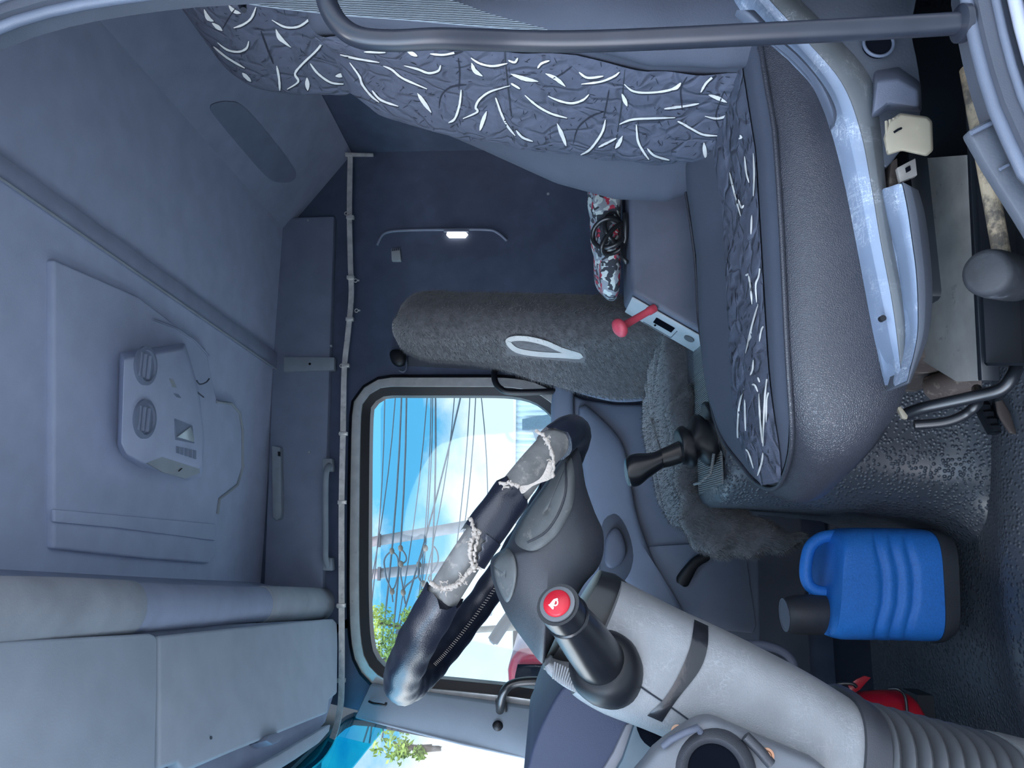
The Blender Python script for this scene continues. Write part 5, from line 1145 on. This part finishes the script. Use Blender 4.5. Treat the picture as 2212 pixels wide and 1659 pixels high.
# ------------------------------------------------------------------ outside
gz = -1.25
struct(MB().box((0, 20, gz-.1), (140, 120, .2)).build('ground', MT['asphalt']), 'street surface outside the cab')
PY = 15.0
def gpole(x0, y0, x1, y1, lab):
    a = at(x0, y0, PY); b = at(x1, y1, PY); d = (b-a)/(b.z-a.z); top = a+d*2.2; bot = a+d*(gz-a.z)
    o = thing('utility_pole', lab, 'utility pole', tuple(bot), 'utility poles outside the far window')
    MB().tube([bot, a, top], [.13, .10, .085], 14).build('mast', MT['concrete'], o, ang=80)
    for k in range(3):
        q = a+d*(.9-k*.55); MB().box(q+Vector((.0, -.1, 0)), (.26, .1, .05)).build('bracket', MT['wire'], o)
    return o
gpole(800, 1171, 985, 1140, 'rearward of the two concrete utility poles outside the far window')
gpole(800, 1241, 985, 1222, 'forward one of the two concrete utility poles, nearer the windscreen')
def z3(l): return [(780+x/4.148, 820+y/4.148) for x, y in l]
WL = [((205, 155), (165, 1340)), ((300, 155), (200, 1200)), ((355, 155), (285, 1500)), ((400, 155), (360, 1480)), ((585, 155), (470, 1350)), ((620, 155), (580, 1350)), ((635, 155), (600, 1300)), ((660, 155), (650, 1450)), ((885, 155), (560, 1500)), ((968, 155), (885, 1310)), ((1020, 155), (950, 1180)), ((1070, 155), (1140, 1000)), ((830, 155), (740, 1000))]
nm = ['topmost', 'second from the top', 'third from the top, thick and dark', 'fourth from the top', 'fifth from the top, thin and pale', 'upper strand of the close middle bundle', 'middle strand of the close middle bundle', 'lower strand of the close middle bundle', 'steeply slanting across the bundle', 'first below the slanting one', 'thin, in the white cloud', 'lowest, before the white cloud', 'faint, between the bundle and the slanting one']
for i, (a, b) in enumerate(WL):
    Y = 13.2+.05*i
    p, q = [at(x, y, Y) for x, y in z3([a, b])]; e = p+(p-q)*1.5; e2 = q+(q-p)*1.2
    pts = [e.lerp(e2, t/12)-Vector((0, 0, .25*sin(pi*t/12))) for t in range(13)]
    off = Vector((0, 0, .25*.9)); pts = [p_+off for p_ in pts]
    tag(MB().tube(pts, .016 if i in (2, 3, 7, 8) else .010, 6).build('power_line', MT['wire'], ang=80), 'overhead power line outside the far window, '+nm[i], 'power line', 'power lines outside the far window')
# jumper loops with insulators around the forward pole
def z4b(l): return [(780+x/4.809, 1180+y/4.809) for x, y in l]
jl = ['upper', 'second', 'third', 'lowest']
for i, P in enumerate((([(320, 50), (270, 90), (240, 150), (245, 230), (262, 330), (300, 420), (322, 470)], [(320, 50), (370, 100), (385, 170), (380, 300), (350, 420), (322, 470), (330, 580)]), ([(410, 20), (450, 70), (470, 120), (460, 160), (415, 185)], [(415, 185), (410, 290), (430, 400), (437, 480), (460, 600)]), ([(600, 190), (600, 300), (540, 350), (460, 420), (437, 480)],), ([(670, 20), (620, 120), (595, 190), (600, 330), (650, 390)], [(755, 0), (790, 60), (800, 150), (760, 240), (700, 330), (730, 390)]))):
    m = MB(); jo = thing('jumper_cable', jl[i]+' looped jumper cable hanging at the utility poles', 'cable', tuple(at(*z4b([P[0][0]])[0], 12.9-.12*i)), 'jumper cables at the utility poles')
    for l in P: m.tube(sm([at(x, y, 12.9-.12*i) for x, y in z4b(l)], 4), .014, 6)
    m.build('loop', MT['wire'], jo, ang=80)
    for l in P[:1]:
        for q in (l[0], l[-1]):
            x, y = z4b([q])[0]; MB().lathe([(0, -.06), (.035, -.04), (.045, 0), (.035, .04), (0, .06)], at(x, y, 12.88-.12*i), (1, 0, .2), 10).build('insulator', MT['bark'], jo, ang=80)
# corrugated building
BL = thing('corrugated_building', 'pale corrugated metal building behind the far window, rearmost in view', 'building', (2.0, 16, gz))
a = at(1113, 1010, 16); b = at(1116, 780, 16); G = []
n = 150; ztopb = a.z
rows = [[], []]
for i in range(n+1):
    x = a.x-.6+(b.x+4-a.x)*i/n; w_ = .04*sin(i*pi/1.5)
    rows[0].append(Vector((x, 16+w_, gz))); rows[1].append(Vector((x, 16+w_, ztopb)))
MB().grid(rows, (0, .05, 0)).build('cladding', MT['cladding'], BL, ang=80)
MB().box((a.x+2.2, 18, ztopb+.02), (6, 4.2, .06)).build('roof', MT['cladding'], BL)
MB().slab([(1128, 928), (1128, 905), (1185, 895), (1210, 895), (1210, 960), (1160, 958), (1150, 930)], 15.8, .1).build('window', MT['slate'], BL)
# pale street wall and house, car
HW = thing('street_wall', 'pale plastered wall seen through the front half of the far window', 'wall', (-3.4, 11, gz))
MB().slab([(1000, 1150), (1003, 1330), (960, 1335), (940, 1420), (930, 1700), (1500, 1700), (1500, 1150)], 11.0, .2).build('wall_face', MT['plaster'], HW)
MB().slab([(1018, 1290), (1062, 1285), (1062, 1330), (1018, 1335)], 10.98, .03).build('wall_opening', MT['concrete'], HW)
MB().slab([(1108, 1335), (1108, 1412), (1230, 1412), (1230, 1335)], 10.97, .03).build('dark_doorway', MT['black'], HW)
CRD = thing('red_car', 'dark red car parked outside below the far window', 'car', (-2.6, 5.6, gz))
m = MB(); m.slab([(1165, 1398), (1122, 1404), (1102, 1420), (1096, 1450), (1099, 1500), (1110, 1600), (1420, 1620), (1420, 1396)], 5.0, 1.5, 1); m.build('body_shell', MT['carred'], CRD, bev=.06, seg=3)
m = MB(); m.slab([(1118, 1436), (1112, 1462), (1118, 1520), (1175, 1520), (1175, 1436)], 4.985, .02); m.build('side_window', MT['black'], CRD)
for X in (-3.1, -2.3): MB().lathe([(.3, -.1), (.32, 0), (.3, .1), (.1, .11), (0, .11)], (X, 5.05, gz+.32), (0, -1, 0), 28).build('wheel', MT['rubber'], CRD, ang=50)
# the truck's own mirror arm
MA = thing('mirror_arm', 'olive black truck mirror arm outside the lower front of the far window', 'mirror', tuple(at(1080, 1370, 2.72)))
MB().tube(sm([at(1062, 1388, 2.72), at(1068, 1380, 2.72), at(1095, 1340, 2.70), at(1130, 1300, 2.68), at(1180, 1260, 2.64), at(1235, 1215, 2.56), at(1260, 1200, 2.51)], 4), [.012]*3+[.021]*22, 12).build('arm', MT['plast_d'], MA, ang=80)
# trees
def tree(name, lab, blobs, n, sz):
    q = sum((Vector(b[0]) for b in blobs), Vector())/len(blobs)
    o = thing(name, lab, 'tree', (q.x, q.y, gz), 'trees outside the cab'); m = MB(); vs = []; fs = []
    for c, r in blobs:
        for i in range(n):
            d = Vector((R.gauss(0, 1), R.gauss(0, 1), R.gauss(0, 1))).normalized()*r*R.random()**.4; p = Vector(c)+d
            u = Vector((R.gauss(0, 1), R.gauss(0, 1), R.gauss(0, 1))).normalized(); w = u.orthogonal().normalized(); s = sz*R.uniform(.5, 1.3); k = len(vs)
            vs += [p-u*s, p+w*s*.45, p+u*s, p-w*s*.45]; fs.append((k, k+1, k+2, k+3))
    m.add(vs, fs); m.build('foliage', MT['leaf'], o, keep=True)
    base = Vector((q.x, q.y, gz)); mm_ = MB().tube([base, base.lerp(q, .6)+Vector((.1, .1, 0)), q], [.05, .04, .03], 10)
    for c, r in blobs: mm_.tube([q-Vector((0, 0, .5)), Vector(c)], [.03, .012], 6)
    mm_.build('trunk', MT['bark'], o, ang=80)
tree('street_tree', 'leafy tree outside the front top corner of the far window', [(at(815, 1345, 9), .22), (at(860, 1390, 9), .26), (at(890, 1335, 9.3), .14), (at(815, 1430, 9), .3), (at(880, 1440, 9), .3), (at(925, 1290, 9.4), .12)], 300, .035)
tree('windscreen_tree', 'tree with sparse yellow-green leaves outside the windscreen', [(at(850, 1606, 11), .3), (at(870, 1618, 11), .12), (at(905, 1625, 11), .10)], 130, .05)
# ------------------------------------------------------------------ sky and light
wld = bpy.data.worlds.new('world'); SC.world = wld; wld.use_nodes = True
nt = wld.node_tree; N = nt.nodes; L_ = nt.links; N.clear()
out = N.new('ShaderNodeOutputWorld'); bg = N.new('ShaderNodeBackground'); tc = N.new('ShaderNodeTexCoord')
mp = N.new('ShaderNodeMapping'); mp.inputs['Scale'].default_value = (1, 1, 1.6); mp.inputs['Location'].default_value = (3.1, .4, .25); L_.new(tc.outputs['Generated'], mp.inputs['Vector'])
nz = N.new('ShaderNodeTexNoise'); nz.inputs['Scale'].default_value = 3.2; nz.inputs['Detail'].default_value = 9; nz.inputs['Roughness'].default_value = .58; L_.new(mp.outputs['Vector'], nz.inputs['Vector'])
cr_ = N.new('ShaderNodeValToRGB'); cr_.color_ramp.elements[0].position = .46; cr_.color_ramp.elements[1].position = .60
cr_.color_ramp.elements[0].color = (.13, .50, .82, 1); cr_.color_ramp.elements[1].color = (.97, .99, 1.0, 1)
sx = N.new('ShaderNodeSeparateXYZ'); L_.new(tc.outputs['Generated'], sx.inputs[0])
# clouds thicken towards the horizon
mr = N.new('ShaderNodeMapRange'); mr.inputs[1].default_value = .04; mr.inputs[2].default_value = .19; mr.inputs[3].default_value = .27; mr.inputs[4].default_value = 0; L_.new(sx.outputs['Z'], mr.inputs[0])
ad = N.new('ShaderNodeMath'); ad.operation = 'ADD'; L_.new(nz.outputs['Fac'], ad.inputs[0]); L_.new(mr.outputs[0], ad.inputs[1]); ad2 = N.new('ShaderNodeMath'); ad2.operation = 'ADD'; bk_ = N.new('ShaderNodeMapRange'); bk_.inputs[1].default_value = .1; bk_.inputs[2].default_value = -.5; bk_.inputs[3].default_value = 0; bk_.inputs[4].default_value = .045; L_.new(sx.outputs['Y'], bk_.inputs[0]); L_.new(ad.outputs[0], ad2.inputs[0]); L_.new(bk_.outputs[0], ad2.inputs[1]); L_.new(ad2.outputs[0], cr_.inputs['Fac'])
# the sunlit side of the sky lies behind the photographer and is brighter
m1 = N.new('ShaderNodeMapRange'); m1.interpolation_type = 'SMOOTHSTEP'; m1.inputs[1].default_value = .25; m1.inputs[2].default_value = -.7; m1.inputs[3].default_value = 1.0; m1.inputs[4].default_value = SKYBACK; L_.new(sx.outputs['Y'], m1.inputs[0])
m2 = N.new('ShaderNodeMapRange'); m2.interpolation_type = 'SMOOTHSTEP'; m2.inputs[1].default_value = -.35; m2.inputs[2].default_value = -.9; m2.inputs[3].default_value = 1.0; m2.inputs[4].default_value = SKYFRONT; L_.new(sx.outputs['X'], m2.inputs[0])
mm = N.new('ShaderNodeMath'); mm.operation = 'MULTIPLY'; L_.new(m1.outputs[0], mm.inputs[0]); L_.new(m2.outputs[0], mm.inputs[1])
tn_ = N.new('ShaderNodeMapRange'); tn_.inputs[1].default_value = .2; tn_.inputs[2].default_value = -.4; L_.new(sx.outputs['Y'], tn_.inputs[0])
tx = N.new('ShaderNodeMix'); tx.data_type = 'RGBA'; tx.blend_type = 'MULTIPLY'; tx.inputs[7].default_value = (1.0, .97, 1.03, 1); L_.new(tn_.outputs[0], tx.inputs[0]); L_.new(cr_.outputs['Color'], tx.inputs[6])
L_.new(tx.outputs[2], bg.inputs['Color']); L_.new(mm.outputs[0], bg.inputs['Strength']); L_.new(bg.outputs[0], out.inputs[0])
sd = bpy.data.lights.new('sun', 'SUN'); sd.energy = SUNE; sd.angle = radians(12); sd.color = (1, .97, .92)
so = bpy.data.objects.new('sun', sd); COL.objects.link(so); so.rotation_euler = Vector((.5, .12, -.85)).to_track_quat('-Z', 'Y').to_euler()
vs = SC.view_settings; vs.view_transform = 'Standard'; vs.look = 'None'; vs.gamma = 1; vs.use_curve_mapping = False; vs.exposure = EXPO
